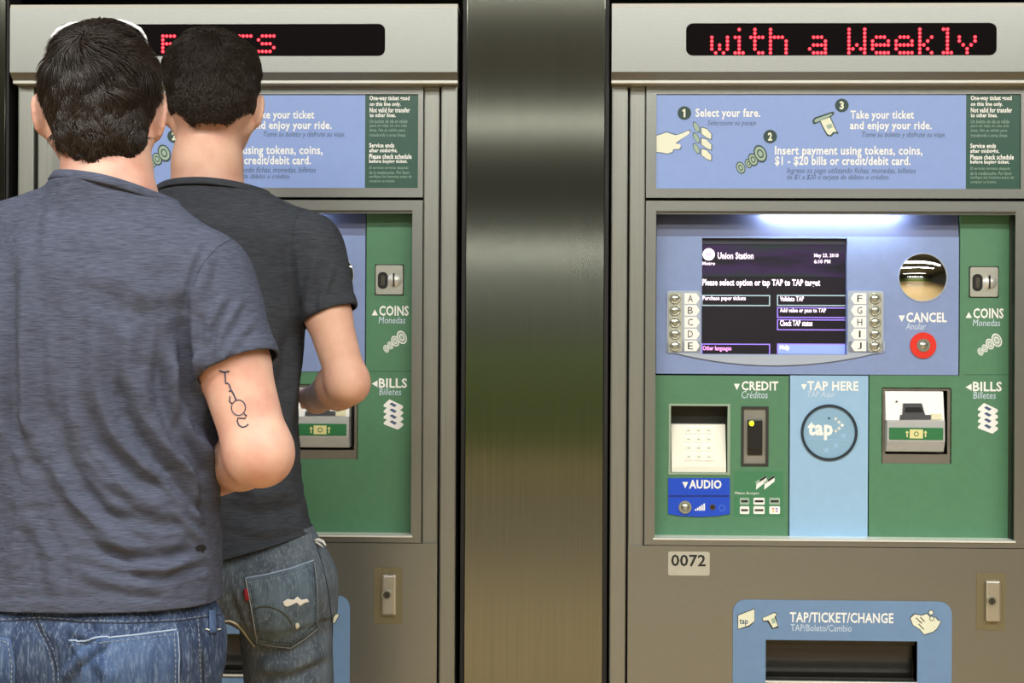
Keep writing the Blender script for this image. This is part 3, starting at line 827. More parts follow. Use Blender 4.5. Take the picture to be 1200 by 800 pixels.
    poly('pictogram', [(892.5, 724), (908, 717), (911, 719), (909, 722), (912.5, 735), (905, 737), (899, 728), (894, 728)], dd, INK, ts, 0.0003)
    poly('pictogram', [(893.5, 724), (907.5, 718), (910, 719.5), (907.5, 722.5), (911.5, 733), (906, 735.5), (900.5, 726.5), (894.5, 727)], dd, CREAM, ts, 0.0006)
    poly('pictogram', [(903.5, 725), (907.5, 723.5), (909, 729), (905.5, 731)], dd - 0.0006, ICONG, ts, 0.0002)
    hnd = [(1067, 724), (1072, 719.5), (1080, 721), (1086, 719), (1091, 724), (1096, 723), (1099, 727), (1102.5, 727.5), (1098, 736), (1093, 740), (1083, 743), (1078, 737), (1070, 732)]
    poly('pictogram', [(1084.5 + (x - 1084.5) * 1.06, 731 + (y - 731) * 1.09) for x, y in hnd], dd, INK, ts, 0.0003)
    poly('pictogram', hnd, dd, CREAM, ts, 0.0006)
    for (x, y, r) in ((1091, 717.5, 2.4), (1092, 724.5, 2.2)):
        poly('pictogram', [(x + (r + 0.8) * math.cos(a), y + (r + 0.8) * math.sin(a)) for a in np.linspace(0, 6.28, 13)[:-1]], dd - 0.0006, INK, ts, 0.0002)
        poly('pictogram', [(x + r * math.cos(a), y + r * math.sin(a)) for a in np.linspace(0, 6.28, 13)[:-1]], dd - 0.0008, CREAM, ts, 0.0003)
    for a_, b_ in (((1073, 724), (1081, 730)), ((1078, 723), (1084, 728)), ((1087, 735), (1097, 729)), ((1089, 738), (1098, 733)), ((1076, 731), (1083, 737))):
        poly('pictogram', [a_, (a_[0] + 1, a_[1] - 0.6), b_, (b_[0] - 1, b_[1] + 0.6)], dd - 0.0006, INK, ts, 0.0002)
    x0, x1, z0, z1 = tray
    tm = mat('tray_steel', rgb(92, 88, 78), 0.45, 0.6, noise=0.08, nscale=(8, 8, 200))
    tr = P(MB().box(x0 - 0.003, x0, FR + 0.002, 0.16, z0 - 0.02, z1).box(x1, x1 + 0.003, FR + 0.002, 0.16, z0 - 0.02, z1).box(x0, x1, FR + 0.002, 0.16, z1, z1 + 0.003).box(x0, x1, 0.157, 0.16, z0 - 0.02, z1).box(x0, x1, 0.03, 0.16, z0 - 0.025, z0 - 0.02), 'change_tray', tm)
    tr['label'] = 'dark steel change tray'
    MB().profile([(FR + 0.012, z1), (FR + 0.03, z1), (FR + 0.03, z1 - 0.011), (FR + 0.02, z1 - 0.013)], x0, x1).build('flap_hinge', STEEL_DARK, tr)
    MB().profile([(FR + 0.022, z1 - 0.012), (FR + 0.025, z1 - 0.012), (FR + 0.05, z0 - 0.018), (FR + 0.047, z0 - 0.018)], x0 + 0.003, x1 - 0.003).build('flap', mat('smoked_flap', rgb(40, 38, 34), 0.2), tr)
    MB().box(x0 - 0.001, x1 + 0.001, FR - 0.008, FR + 0.02, z0 - 0.004, z0).build('tray_lip', STEEL_HIGHLIGHT, tr, bevel=0.001)
    # kick panel line
    P(MB().box(xl + 0.05, xr - 0.05, FR - 0.003, FR, 0.12, 0.42), 'kick_panel', STEEL, 0.001)
    return root


GLY = {
    'w': ['', '', '1...1', '1...1', '1.1.1', '1.1.1', '.1.1.'], 'i': ['.1.', '', '11.', '.1.', '.1.', '.1.', '111'],
    't': ['.1..', '.1..', '1111', '.1..', '.1..', '.1..', '..11'], 'h': ['1', '1', '1111.', '1...1', '1...1', '1...1', '1...1'],
    'a': ['', '', '.111.', '....1', '.1111', '1...1', '.1111'], 'W': ['1...1', '1...1', '1...1', '1...1', '1.1.1', '11.11', '1...1'],
    'e': ['', '', '.111.', '1...1', '11111', '1....', '.1111'], 'k': ['1', '1', '1..1', '1.1.', '11..', '1.1.', '1..1'],
    'l': ['11.', '.1.', '.1.', '.1.', '.1.', '.1.', '111'], 'Y': ['', '', '1...1', '1...1', '.1.1.', '..1..', '..1..'],
    'p': ['', '', '1111.', '1...1', '1111.', '1....', '1....'], 's': ['', '', '.1111', '1....', '.111.', '....1', '1111.'], 'r': ['', '', '1.11.', '11..1', '1....', '1....', '1....']}


def led_text(items, x_px, y_px, root, pitch=4.545):
    """dots of a 5 x 7 message; items (glyph, column)"""
    dep = HO + 0.0035
    p0 = PZ(x_px, y_px, dep)
    st = pitch * (dep - CAM_Y) / FPX
    core, halo = MB(), MB()
    for g, col in items:
        for r, row in enumerate(GLY[g]):
            for c, ch in enumerate(row):
                if ch == '1':
                    cc = (p0[0] + (col + c) * st, p0[1] - r * st)
                    core.dome(cc, st * 0.33, dep - 0.0008, 0.0008, 10, 2)
                    halo.ring(cc, st * 0.0, st * 0.47, dep - 0.0006, dep, 12)
    dis = [c for c in root.children if c.name.startswith('message_display')][0]
    a = core.build('lettering', LEDRED, dis, weld=False)
    b_ = halo.build('led_glow_rim', LEDHALO, dis, weld=False)
    b_['kind'] = 'stuff'


mr = make_machine()
mr['label'] = 'steel ticket machine whose red message reads with a Weekly, nobody in front'
DX = W(451.3, 46, HO).x - W(1168, 46, HO).x
ml = copy_tree(mr)
ml.location.x += DX
ml['label'] = 'steel ticket machine behind the two men, partly hidden by them'
bpy.context.view_layer.update()
seq, col = [], 0
for g, n in (('w', 6), ('i', 4), ('t', 5), ('h', 6), (' ', 4), ('a', 6), (' ', 4), ('W', 6), ('e', 6), ('e', 6), ('k', 6), ('l', 4), ('Y', 5)):
    if g != ' ':
        seq.append((g, col))
    col += n
led_text(seq, 834.2, 34.7, mr)
led_text([('p', 0), ('r', 6), ('e', 12), ('s', 19), ('s', 25)], 191, 33.4, ml)
# number plate on the right machine only
pl = MB().prism(rrect(XZ(783, 831.5, 646, 674, FR), 0.004), FR - 0.0022, FR - 0.001).build('number_plate', mat('number_plate', rgb(196, 196, 186), 0.35, 0.3, noise=0.04), mr)
pl['label'] = 'small silver number plate'
text('0072', 786.5, 827, 649.5, 663.5, FR - 0.0022, INK, pl, 0.02)

# ------------------------------------------------------------------ infill panels and seals between the machines
bounds = [(xl + DX, xr + DX), (xl, xr)]
ztop = W(600, -40, 0).z


def seal(x0, x1, lab):
    t = MB().box(x0, x1, -0.018, 0.05, 0.0, ztop).build('rubber_seal', BLACK, None, bevel=0.001)
    return tag(t, lab, 'seal')


def infill(x0, x1, lab):
    t = MB().box(x0, x1, -0.02, 0.05, 0.0, ztop).build('infill_panel', STEEL_PANEL, None, bevel=0.001)
    return tag(t, lab, 'panel')


wm0, wm1 = W(545.5, 400, -0.02).x, W(707.5, 400, -0.02).x
infill(wm0, wm1, 'tall polished steel panel between the two ticket machines')
seal(wm0 - 0.009, wm0 - 0.0005, 'black rubber strip beside the left ticket machine')
seal(wm1 + 0.0005, wm1 + 0.009, 'black rubber strip left of the right ticket machine')
e0 = W(7, 400, -0.02).x
infill(e0 - 0.30, e0 - 0.004, 'steel panel at the left edge of the frame beside the machine')
seal(e0 - 0.003, e0 + 0.003, 'black rubber strip at the far left edge of the left machine')
infill(xr + 0.014, xr + 0.3, 'steel panel right of the right ticket machine')
seal(xr + 0.003, xr + 0.0135, 'black rubber strip right of the right ticket machine')
# wall above the machines and beyond them
struct(MB().box(-HX, HX, 0.0, 0.12, ztop + 0.001, 3.3).build('wall_upper', mat('dark_cladding', rgb(64, 62, 56), 0.4, 0.5)))
struct(MB().box(-HX, e0 - 0.303, 0.0, 0.12, 0, ztop).build('wall_side', M_WALL))
struct(MB().box(xr + 0.303, HX, 0.0, 0.12, 0, ztop).build('wall_side', M_WALL))

# ================================================================== people
V3 = lambda *a: np.array(a, dtype=np.float64)


def W3(px, py, y):
    return np.array(W(px, py, y))


class Field:
    """signed distance on a grid, primitives blended in one after the other"""

    def __init__(s, lo, hi, h):
        s.lo, s.h = np.array(lo, float), h
        s.n = np.ceil((np.array(hi) - s.lo) / h).astype(int) + 1
        s.a = np.full(s.n, 0.05, np.float32)

    def box(s, lo, hi):
        i0 = np.maximum(np.floor((np.array(lo) - s.lo) / s.h).astype(int), 0)
        i1 = np.minimum(np.ceil((np.array(hi) - s.lo) / s.h).astype(int) + 1, s.n)
        if np.any(i1 <= i0):
            return None, None
        sl = tuple(slice(a, b) for a, b in zip(i0, i1))
        g = [((np.arange(a, b) * s.h) + l).astype(np.float32) for a, b, l in zip(i0, i1, s.lo)]
        return sl, (g[0][:, None, None], g[1][None, :, None], g[2][None, None, :])

    def put(s, sl, d, k, op='add'):
        a = s.a[sl]
        if op == 'add':
            if k > 0:
                t = np.clip(0.5 + 0.5 * (a - d) / k, 0, 1)
                s.a[sl] = a * (1 - t) + d * t - k * t * (1 - t)
            else:
                s.a[sl] = np.minimum(a, d)
        else:
            d = -d
            if k > 0:
                t = np.clip(0.5 - 0.5 * (a - d) / k, 0, 1)
                s.a[sl] = a * (1 - t) + d * t + k * t * (1 - t)
            else:
                s.a[sl] = np.maximum(a, d)

    def cap(s, a, b, ra, rb, k=0.01, op='add', flat=None):
        a, b = np.array(a, float), np.array(b, float)
        m = max(ra, rb) + k + 3 * s.h
        sl, g = s.box(np.minimum(a, b) - m, np.maximum(a, b) + m)
        if sl is None:
            return s
        ab = b - a
        L = float(ab @ ab) + 1e-12
        p = [g[i] - np.float32(a[i]) for i in range(3)]
        t = np.clip((p[0] * ab[0] + p[1] * ab[1] + p[2] * ab[2]) / L, 0, 1)
        d = np.sqrt((p[0] - t * ab[0]) ** 2 + (p[1] - t * ab[1]) ** 2 + (p[2] - t * ab[2]) ** 2) - (ra + (rb - ra) * t)
        s.put(sl, d.astype(np.float32), k, op)
        return s

    def capcut(s, a, b, ra, rb, k, pt, pn):
        a, b = np.array(a, float), np.array(b, float)
        m = max(ra, rb) + k + 3 * s.h
        sl, g = s.box(np.minimum(a, b) - m, np.maximum(a, b) + m)
        ab = b - a
        L = float(ab @ ab)
        p = [g[i] - np.float32(a[i]) for i in range(3)]
        t = np.clip((p[0] * ab[0] + p[1] * ab[1] + p[2] * ab[2]) / L, 0, 1)
        d = np.sqrt((p[0] - t * ab[0]) ** 2 + (p[1] - t * ab[1]) ** 2 + (p[2] - t * ab[2]) ** 2) - (ra + (rb - ra) * t)
        pl_ = sum((g[i] - np.float32(pt[i])) * np.float32(pn[i]) for i in range(3))
        s.put(sl, np.maximum(d, pl_).astype(np.float32), k)
        return s

    def chain(s, pts, rs, k=0.01):
        for i in range(len(pts) - 1):
            s.cap(pts[i], pts[i + 1], rs[i], rs[i + 1], k)
        return s

    def ell(s, c, r, R=None, k=0.01, op='add'):
        c, r = np.array(c, float), np.array(r, float)
        R = np.eye(3) if R is None else np.array(R)
        m = r.max() + k + 3 * s.h
        sl, g = s.box(c - m, c + m)
        if sl is None:
            return s
        p = [g[i] - np.float32(c[i]) for i in range(3)]
        q = [p[0] * R[0][j] + p[1] * R[1][j] + p[2] * R[2][j] for j in range(3)]
        k0 = np.sqrt(sum((q[j] / r[j]) ** 2 for j in range(3))) + 1e-6
        k1 = np.sqrt(sum((q[j] / r[j] ** 2) ** 2 for j in range(3))) + 1e-6
        s.put(sl, (k0 * (k0 - 1) / k1).astype(np.float32), k, op)
        return s

    def loft(s, rows, yaw=0.0, k=0.01, n=2.4, op='add'):
        """rows (z, cx, cy, half width, half depth), the lateral axis turned by yaw"""
        rows = sorted(rows)
        r = np.array(rows, float)
        m = r[:, 3:5].max() + k + 3 * s.h
        lo = [r[:, 1].min() - m, r[:, 2].min() - m, r[0, 0] - 0.01]
        hi = [r[:, 1].max() + m, r[:, 2].max() + m, r[-1, 0] + 0.01]
        sl, g = s.box(lo, hi)
        if sl is None:
            return s
        z = g[2][0, 0]
        # smooth interpolation between rows
        zz = np.clip(z, r[0, 0], r[-1, 0])
        i = np.clip(np.searchsorted(r[:, 0], zz) - 1, 0, len(r) - 2)
        t = (zz - r[i, 0]) / (r[i + 1, 0] - r[i, 0])
        j0, j3 = np.maximum(i - 1, 0), np.minimum(i + 2, len(r) - 1)

        def cr(c):
            p0, p1, p2, p3 = r[j0, c], r[i, c], r[i + 1, c], r[j3, c]
            return (p1 + 0.5 * t * (p2 - p0 + t * (2 * p0 - 5 * p1 + 4 * p2 - p3 + t * (3 * (p1 - p2) + p3 - p0)))).astype(np.float32)[None, None, :]
        cx, cy, a, b = cr(1), cr(2), cr(3), cr(4)
        dx, dy = g[0] - cx, g[1] - cy
        c_, s_ = math.cos(yaw), math.sin(yaw)
        u, v = dx * c_ + dy * s_, -dx * s_ + dy * c_
        q = (np.abs(u / a) ** n + np.abs(v / b) ** n + 1e-9) ** (1 / n)
        d = (q - 1) * np.minimum(a, b) * 0.9
        zc, zh = (r[0, 0] + r[-1, 0]) / 2, (r[-1, 0] - r[0, 0]) / 2
        d = np.maximum(d, np.abs(g[2] - zc) - zh)
        s.put(sl, d.astype(np.float32), k, op)
        return s

    def mesh(s):
        import openvdb
        a = s.a
        a = np.clip(a, -0.03, 0.03)
        a[0], a[-1] = 0.03, 0.03
        a[:, 0], a[:, -1] = 0.03, 0.03
        a[:, :, 0], a[:, :, -1] = 0.03, 0.03
        g = openvdb.FloatGrid()
        g.copyFromArray(a)
        p, q = g.convertToQuads(isovalue=0)
        return p.astype(np.float64) * s.h + s.lo, q.astype(np.int64)


def vnormals(v, q):
    fn = np.cross(v[q[:, 2]] - v[q[:, 0]], v[q[:, 3]] - v[q[:, 1]])
    n = np.zeros_like(v)
    for i in range(4):
        np.add.at(n, q[:, i], fn)
    return n / (np.linalg.norm(n, axis=1)[:, None] + 1e-12)


def smooth(v, q, it=2, f=0.5):
    cnt = np.zeros(len(v))
    for i in range(4):
        np.add.at(cnt, q[:, i], 2)
    for _ in range(it):
        acc = np.zeros_like(v)
        for i in range(4):
            np.add.at(acc, q[:, i], v[q[:, (i + 1) % 4]] + v[q[:, (i - 1) % 4]])
        v = v * (1 - f) + f * acc / cnt[:, None]
    return v


CMI = np.array(CM.inverted())


def project(v):
    c = v @ CMI[:3, :3].T + CMI[:3, 3]
    return np.stack([600 + FPX * c[:, 0] / -c[:, 2], 400 - FPX * c[:, 1] / -c[:, 2]], 1)


def qobj(name, v, q, m, parent, smooth_=True):
    me = bpy.data.meshes.new(name)
    o0 = np.array(org(parent))
    v = (v - o0).astype(np.float32)
    me.vertices.add(len(v))
    me.vertices.foreach_set('co', v.ravel())
    me.loops.add(q.size)
    me.loops.foreach_set('vertex_index', q.astype(np.int32).ravel())
    me.polygons.add(len(q))
    me.polygons.foreach_set('loop_start', np.arange(len(q), dtype=np.int32) * q.shape[1])
    me.polygons.foreach_set('use_smooth', np.full(len(q), smooth_))
    me.update(calc_edges=True)
    me.materials.append(m)
    o = bpy.data.objects.new(name, me)
    COL.objects.link(o)
    o.parent = parent
    return o


def seg_dist(P, a, b):
    a, b = np.array(a, float), np.array(b, float)
    ab = b - a
    t = np.clip(((P - a) @ ab) / (ab @ ab), 0, 1)
    return np.linalg.norm(P - (a + t[:, None] * ab), axis=1), t


def folds(v, n, P, lst, scale):
    """cloth folds: (points in the picture, width px, height mm); raised or sunk along the normal"""
    d = np.zeros(len(v))
    back = np.clip(-n[:, 1] * 2.5 + 0.2, 0, 1)
    for pts, w, amp in lst:
        best = np.full(len(v), 1e9)
        tt = np.zeros(len(v))
        L = len(pts) - 1
        for i in range(L):
            dd, t = seg_dist(P, pts[i], pts[i + 1])
            m = dd < best
            best[m] = dd[m]
            tt[m] = (i + t[m]) / L
        env = np.clip(np.minimum(tt, 1 - tt) * 5 + 0.15, 0, 1)
        x = best / w
        d += amp * 0.00155 * env * (np.exp(-x * x) - 0.35 * np.exp(-(((x * x - 3.6) / 2.4) ** 2)))
    return np.maximum(d, -0.0095) * back


rng = np.random.default_rng(7)


def noise3(v, freq, seed, octaves=3, aniso=(1, 1, 1)):
    r = np.random.default_rng(seed)
    out = np.zeros(len(v))
    amp, tot = 1.0, 0
    for o in range(octaves):
        for k in range(7):
            d = r.normal(size=3)
            d /= np.linalg.norm(d)
            d = d * np.array(aniso) * freq * (2 ** o) * r.uniform(0.7, 1.3)
            out += amp * np.sin(v @ d * 6.283 + r.uniform(0, 6.28) + 1.3 * np.sin(v @ (d[[1, 2, 0]] * 0.6) * 6.283 + r.uniform(0, 6.28)))
        tot += amp * 2.6
        amp *= 0.55
    return out / tot


def rotz(a):
    return np.array([[math.cos(a), -math.sin(a), 0], [math.sin(a), math.cos(a), 0], [0, 0, 1.0]])


def rotx(a):
    return np.array([[1.0, 0, 0], [0, math.cos(a), -math.sin(a)], [0, math.sin(a), math.cos(a)]])


def roty(a):
    return np.array([[math.cos(a), 0, math.sin(a)], [0, 1.0, 0], [-math.sin(a), 0, math.cos(a)]])


def add_hand(F, wrist, direction, palm_n, side, curl, hs=1.0):
    """palm and five fingers; side = +1 when the thumb lies towards direction x palm_n"""
    d = np.array(direction, float)
    d /= np.linalg.norm(d)
    n = np.array(palm_n, float)
    n -= d * (n @ d)
    n /= np.linalg.norm(n)
    u = np.cross(d, n) * side
    w = np.array(wrist, float)
    P = lambda a, b, c: w + (d * a + u * b + n * c) * hs
    F.chain([P(-0.01, 0, 0), P(0.02, 0, 0)], [0.026, 0.024], 0.012)
    for b in (-0.026, -0.009, 0.009, 0.026):
        F.cap(P(0.015, b * 0.7, 0), P(0.082, b, 0.002), 0.0135, 0.0115, 0.010)
    for b, l, r in ((0.029, 0.070, 0.0088), (0.010, 0.080, 0.0092), (-0.010, 0.074, 0.0088), (-0.029, 0.058, 0.0078)):
        p, ang = P(0.085, b, 0.002), 0.0
        dirb = b * 1.6
        for f, (sl, dr) in enumerate(((0.45, 0), (0.31, 0.0006), (0.24, 0.0012))):
            ang += curl * (0.75, 1.0, 0.7)[f]
            e = (d * math.cos(ang) + n * math.sin(ang) + u * dirb * math.cos(ang)) * l * sl * hs
            F.cap(p, p + e, r - dr, r - dr - 0.0006, 0.003)
            p = p + e
    t0, t1, t2, t3 = P(0.018, 0.020, 0.006), P(0.048, 0.043, 0.018), P(0.075, 0.052, 0.030), P(0.096, 0.050, 0.040)
    F.chain([t0, t1, t2, t3], [0.0145, 0.0120, 0.0100, 0.0085], 0.006)


# ---- cloth, skin and hair materials
def cloth_mat(name, c1, c2, streak, fine=1400.0, rough=0.9, vertical=False, bumpd=0.0009):
    m = bpy.data.materials.new(name)
    m.use_nodes = True
    nt = m.node_tree
    p = nt.nodes['Principled BSDF']
    p.inputs['Roughness'].default_value = rough
    p.inputs['Specular IOR Level'].default_value = 0.15
    p.inputs['Sheen Weight'].default_value = 0.0
    p.inputs['Sheen Roughness'].default_value = 0.5
    tc = nt.nodes.new('ShaderNodeTexCoord')

    def nz(sc, det):
        mp = nt.nodes.new('ShaderNodeMapping')
        mp.inputs['Scale'].default_value = sc
        n = nt.nodes.new('ShaderNodeTexNoise')
        n.inputs['Scale'].default_value = 1.0
        n.inputs['Detail'].default_value = det
        nt.links.new(tc.outputs['Object'], mp.inputs[0])
        nt.links.new(mp.outputs[0], n.inputs['Vector'])
        return n
    a = nz(streak, 4)
    r = nt.nodes.new('ShaderNodeValToRGB')
    r.color_ramp.elements[0].position, r.color_ramp.elements[0].color = 0.32, c1
    r.color_ramp.elements[1].position, r.color_ramp.elements[1].color = 0.70, c2
    nt.links.new(a.outputs[0], r.inputs[0])
    nt.links.new(r.outputs[0], p.inputs['Base Color'])
    b = nz((fine * 0.35, fine * 0.35, fine) if not vertical else (fine, fine, fine * 0.2), 2)
    mx = nt.nodes.new('ShaderNodeMath')
    mx.operation = 'ADD'
    nt.links.new(a.outputs[0], mx.inputs[0])
    nt.links.new(b.outputs[0], mx.inputs[1])
    bp = nt.nodes.new('ShaderNodeBump')
    bp.inputs['Strength'].default_value = 0.7
    bp.inputs['Distance'].default_value = bumpd
    nt.links.new(mx.outputs[0], bp.inputs['Height'])
    nt.links.new(bp.outputs[0], p.inputs['Normal'])
    return m


def denim_mat(name, dark, mid, light):
    m = cloth_mat(name, dark, mid, (40, 40, 12), 900, 0.85, True)
    nt = m.node_tree
    p = nt.nodes['Principled BSDF']
    tc = [n for n in nt.nodes if n.type == 'TEX_COORD'][0]
    r1 = [n for n in nt.nodes if n.type == 'VALTORGB'][0]
    mp = nt.nodes.new('ShaderNodeMapping')
    mp.inputs['Scale'].default_value = (260, 260, 40)
    n = nt.nodes.new('ShaderNodeTexNoise')
    n.inputs['Scale'].default_value = 1.0
    n.inputs['Detail'].default_value = 6
    n.inputs['Roughness'].default_value = 0.7
    nt.links.new(tc.outputs['Object'], mp.inputs[0])
    nt.links.new(mp.outputs[0], n.inputs['Vector'])
    r = nt.nodes.new('ShaderNodeValToRGB')
    r.color_ramp.elements[0].position, r.color_ramp.elements[0].color = 0.5, (0, 0, 0, 1)
    r.color_ramp.elements[1].position, r.color_ramp.elements[1].color = 0.78, (1, 1, 1, 1)
    nt.links.new(n.outputs[0], r.inputs[0])
    mix = nt.nodes.new('ShaderNodeMix')
    mix.data_type = 'RGBA'
    mix.inputs[7].default_value = light
    nt.links.new(r.outputs[0], mix.inputs[0])
    nt.links.new(r1.outputs[0], mix.inputs[6])
    nt.links.new(mix.outputs[2], p.inputs['Base Color'])
    return m


def skin_mat(name, c, c2):
    m = mat(name, c, 0.5, spec=0.35, noise=0.01, nscale=(20, 20, 20), bump=0.15, sss=0.12, col2=c2)
    return m


SKIN = skin_mat('skin', rgb(198, 144, 128), rgb(216, 176, 156))
SKIN2 = skin_mat('skin_paler', rgb(202, 152, 132), rgb(218, 178, 155))
TEE1 = cloth_mat('slate_jersey', rgb(63, 67, 82), rgb(85, 91, 109), (60, 60, 640), bumpd=0.0006)
TEE2 = cloth_mat('charcoal_jersey', rgb(49, 52, 58), rgb(64, 68, 75), (50, 50, 500), bumpd=0.0005)
DENIM1 = denim_mat('blue_denim', rgb(38, 50, 76), rgb(68, 84, 114), rgb(130, 146, 170))
DENIM2 = denim_mat('washed_denim', rgb(70, 79, 89), rgb(98, 108, 119), rgb(138, 149, 158))
HAIR1 = mat('dark_brown_hair', rgb(23, 19, 17), 0.4, spec=0.4, noise=0.5, nscale=(420, 420, 420), col2=rgb(56, 46, 40))
HAIR2 = mat('brown_hair', rgb(24, 20, 17), 0.5, spec=0.3, noise=0.5, nscale=(420, 420, 420), col2=rgb(60, 50, 42))
THREAD = mat('pale_thread', rgb(140, 147, 152), 0.8)
THREAD_DK = mat('dark_thread', rgb(34, 42, 58), 0.8)
FRAY = mat('frayed_white', rgb(226, 226, 218), 0.9)
REDTAB = mat('red_tab', rgb(150, 28, 38), 0.7)
HOLE = mat('hole_dark', rgb(10, 10, 12), 0.9)
TATTOO = mat('tattoo_ink', rgb(58, 64, 86), 0.6)
SHOE = mat('shoe_leather', rgb(52, 46, 42), 0.5, noise=0.1)
SOLE = mat('shoe_sole', rgb(190, 186, 176), 0.7)
EYEW = mat('eye_white', rgb(235, 232, 226), 0.2)
IRIS = mat('iris_brown', rgb(60, 42, 30), 0.2)
LIP = mat('lip', rgb(190, 118, 108), 0.45)
GLASSW = mat('sunglass_white', rgb(245, 245, 248), 0.25, coat=0.5)
GLASSL = mat('sunglass_lens', rgb(18, 18, 22), 0.08)


def bvh_of(o):
    me = o.data
    n = len(me.vertices)
    co = np.empty(n * 3, np.float32)
    me.vertices.foreach_get('co', co)
    co = co.reshape(-1, 3) + np.array(org(o.parent), dtype=np.float32)
    fs = np.empty(len(me.loops), np.int32)
    me.loops.foreach_get('vertex_index', fs)
    tot = np.empty(len(me.polygons), np.int32)
    me.polygons.foreach_get('loop_total', tot)
    st = np.empty(len(me.polygons), np.int32)
    me.polygons.foreach_get('loop_start', st)
    return co, [tuple(fs[a:a + b]) for a, b in zip(st.tolist(), tot.tolist())]


class Cloth:
    """lays patches and seams on a built surface where the photograph shows them"""

    def __init__(s, o, lo, hi):
        co, fs = bvh_of(o)
        P = project(co.astype(np.float64))
        ok = (P[:, 0] > lo[0]) & (P[:, 0] < hi[0]) & (P[:, 1] > lo[1]) & (P[:, 1] < hi[1]) 
        fs = [f for f in fs if ok[f[0]] and ok[f[2]]]
        s.t = BVHTree.FromPolygons(co.tolist(), fs)

    def hit(s, px, py):
        p, n, i, d = s.t.ray_cast(EYE, ray(px, py))
        return p, n

    def patch(s, name, pts, m, parent, off=0.0015, step=3.0, thick=0.0012):
        pts = [Vector(p) for p in pts]
        x0, x1 = min(p.x for p in pts), max(p.x for p in pts)
        y0, y1 = min(p.y for p in pts), max(p.y for p in pts)
        dense = []
        for i, p in enumerate(pts):
            q = pts[(i + 1) % len(pts)]
            k = max(1, int((q - p).length / step))
            dense += [p.lerp(q, j / k) for j in range(k)]
        nb = len(dense)

        def inside(x, y):
            c = False
            for i in range(len(pts)):
                a, b = pts[i], pts[i - 1]
                if (a.y > y) != (b.y > y) and x < (b.x - a.x) * (y - a.y) / (b.y - a.y) + a.x:
                    c = not c
            return c
        inner = [Vector((x, y)) for x in np.arange(x0 + step / 2, x1, step) for y in np.arange(y0 + step / 2, y1, step) if inside(x, y) and min((Vector((x, y)) - d).length for d in dense) > step * 0.45]
        vs, _, fs, *_r = geometry.delaunay_2d_cdt(dense + inner, [], [list(range(nb))], 1, 1e-4)
        v3, ok = [], []
        for v in vs:
            p, n = s.hit(v.x, v.y)
            ok.append(p is not None)
            if p is None:
                v3.append(Vector((0, 0, 0)))
                continue
            if n.y > 0:
                n = -n
            v3.append(p + n * off)
        fs = [tuple(f) for f in fs if all(ok[i] for i in f)]
        used = sorted({i for f in fs for i in f})
        mp = {a: b for b, a in enumerate(used)}
        if not used:
            return None
        o = obj(name, [v3[i] for i in used], [tuple(mp[i] for i in f) for f in fs], m, parent, True)
        if thick:
            md = o.modifiers.new('thick', 'SOLIDIFY')
            md.thickness, md.offset = thick, 0
        return o

    def seam(s, name, pts, m, parent, r=0.0008, off=0.001, dash=None, step=2.0):
        line = []
        for i in range(len(pts) - 1):
            a, b = Vector(pts[i]), Vector(pts[i + 1])
            k = max(1, int((b - a).length / step))
            line += [a.lerp(b, j / k) for j in range(k)]
        line.append(Vector(pts[-1]))
        P = []
        for v in line:
            p, n = s.hit(v.x, v.y)
            if p is not None:
                P.append(p + (n if n.y < 0 else -n) * off)
        if len(P) < 2:
            return None
        if dash:
            segs, cur, acc, on = [], [P[0]], 0, True
            for a, b in zip(P, P[1:]):
                acc += (b - a).length
                cur.append(b)
                if acc > dash * (1 if on else 0.6):
                    if on:
                        segs.append(cur)
                    cur, acc, on = [b], 0, not on
        else:
            segs = [P]
        b_ = MB()
        for sg_ in segs:
            tube(b_, sg_, [r] * len(sg_), 5)
        return b_.build(name, m, parent, smooth=True, weld=False)


def tube(b, pts, rs, n=6):
    pts = [Vector(p) for p in pts]
    vs, fs = [], []
    up = Vector((0.3, 0.2, 1)).normalized()
    for i, p in enumerate(pts):
        t = (pts[min(i + 1, len(pts) - 1)] - pts[max(i - 1, 0)])
        if t.length < 1e-9:
            t = Vector((1, 0, 0))
        t.normalize()
        x = t.cross(up)
        if x.length < 1e-3:
            x = t.cross(Vector((1, 0, 0)))
        x.normalize()
        y = t.cross(x)
        vs += [p + (x * math.cos(2 * math.pi * k / n) + y * math.sin(2 * math.pi * k / n)) * rs[i] for k in range(n)]
    for i in range(len(pts) - 1):
        fs += [(i * n + k, i * n + (k + 1) % n, (i + 1) * n + (k + 1) % n, (i + 1) * n + k) for k in range(n)]
    fs += [tuple(range(n - 1, -1, -1)), tuple(range((len(pts) - 1) * n, len(pts) * n))]
    b.add(vs, fs)


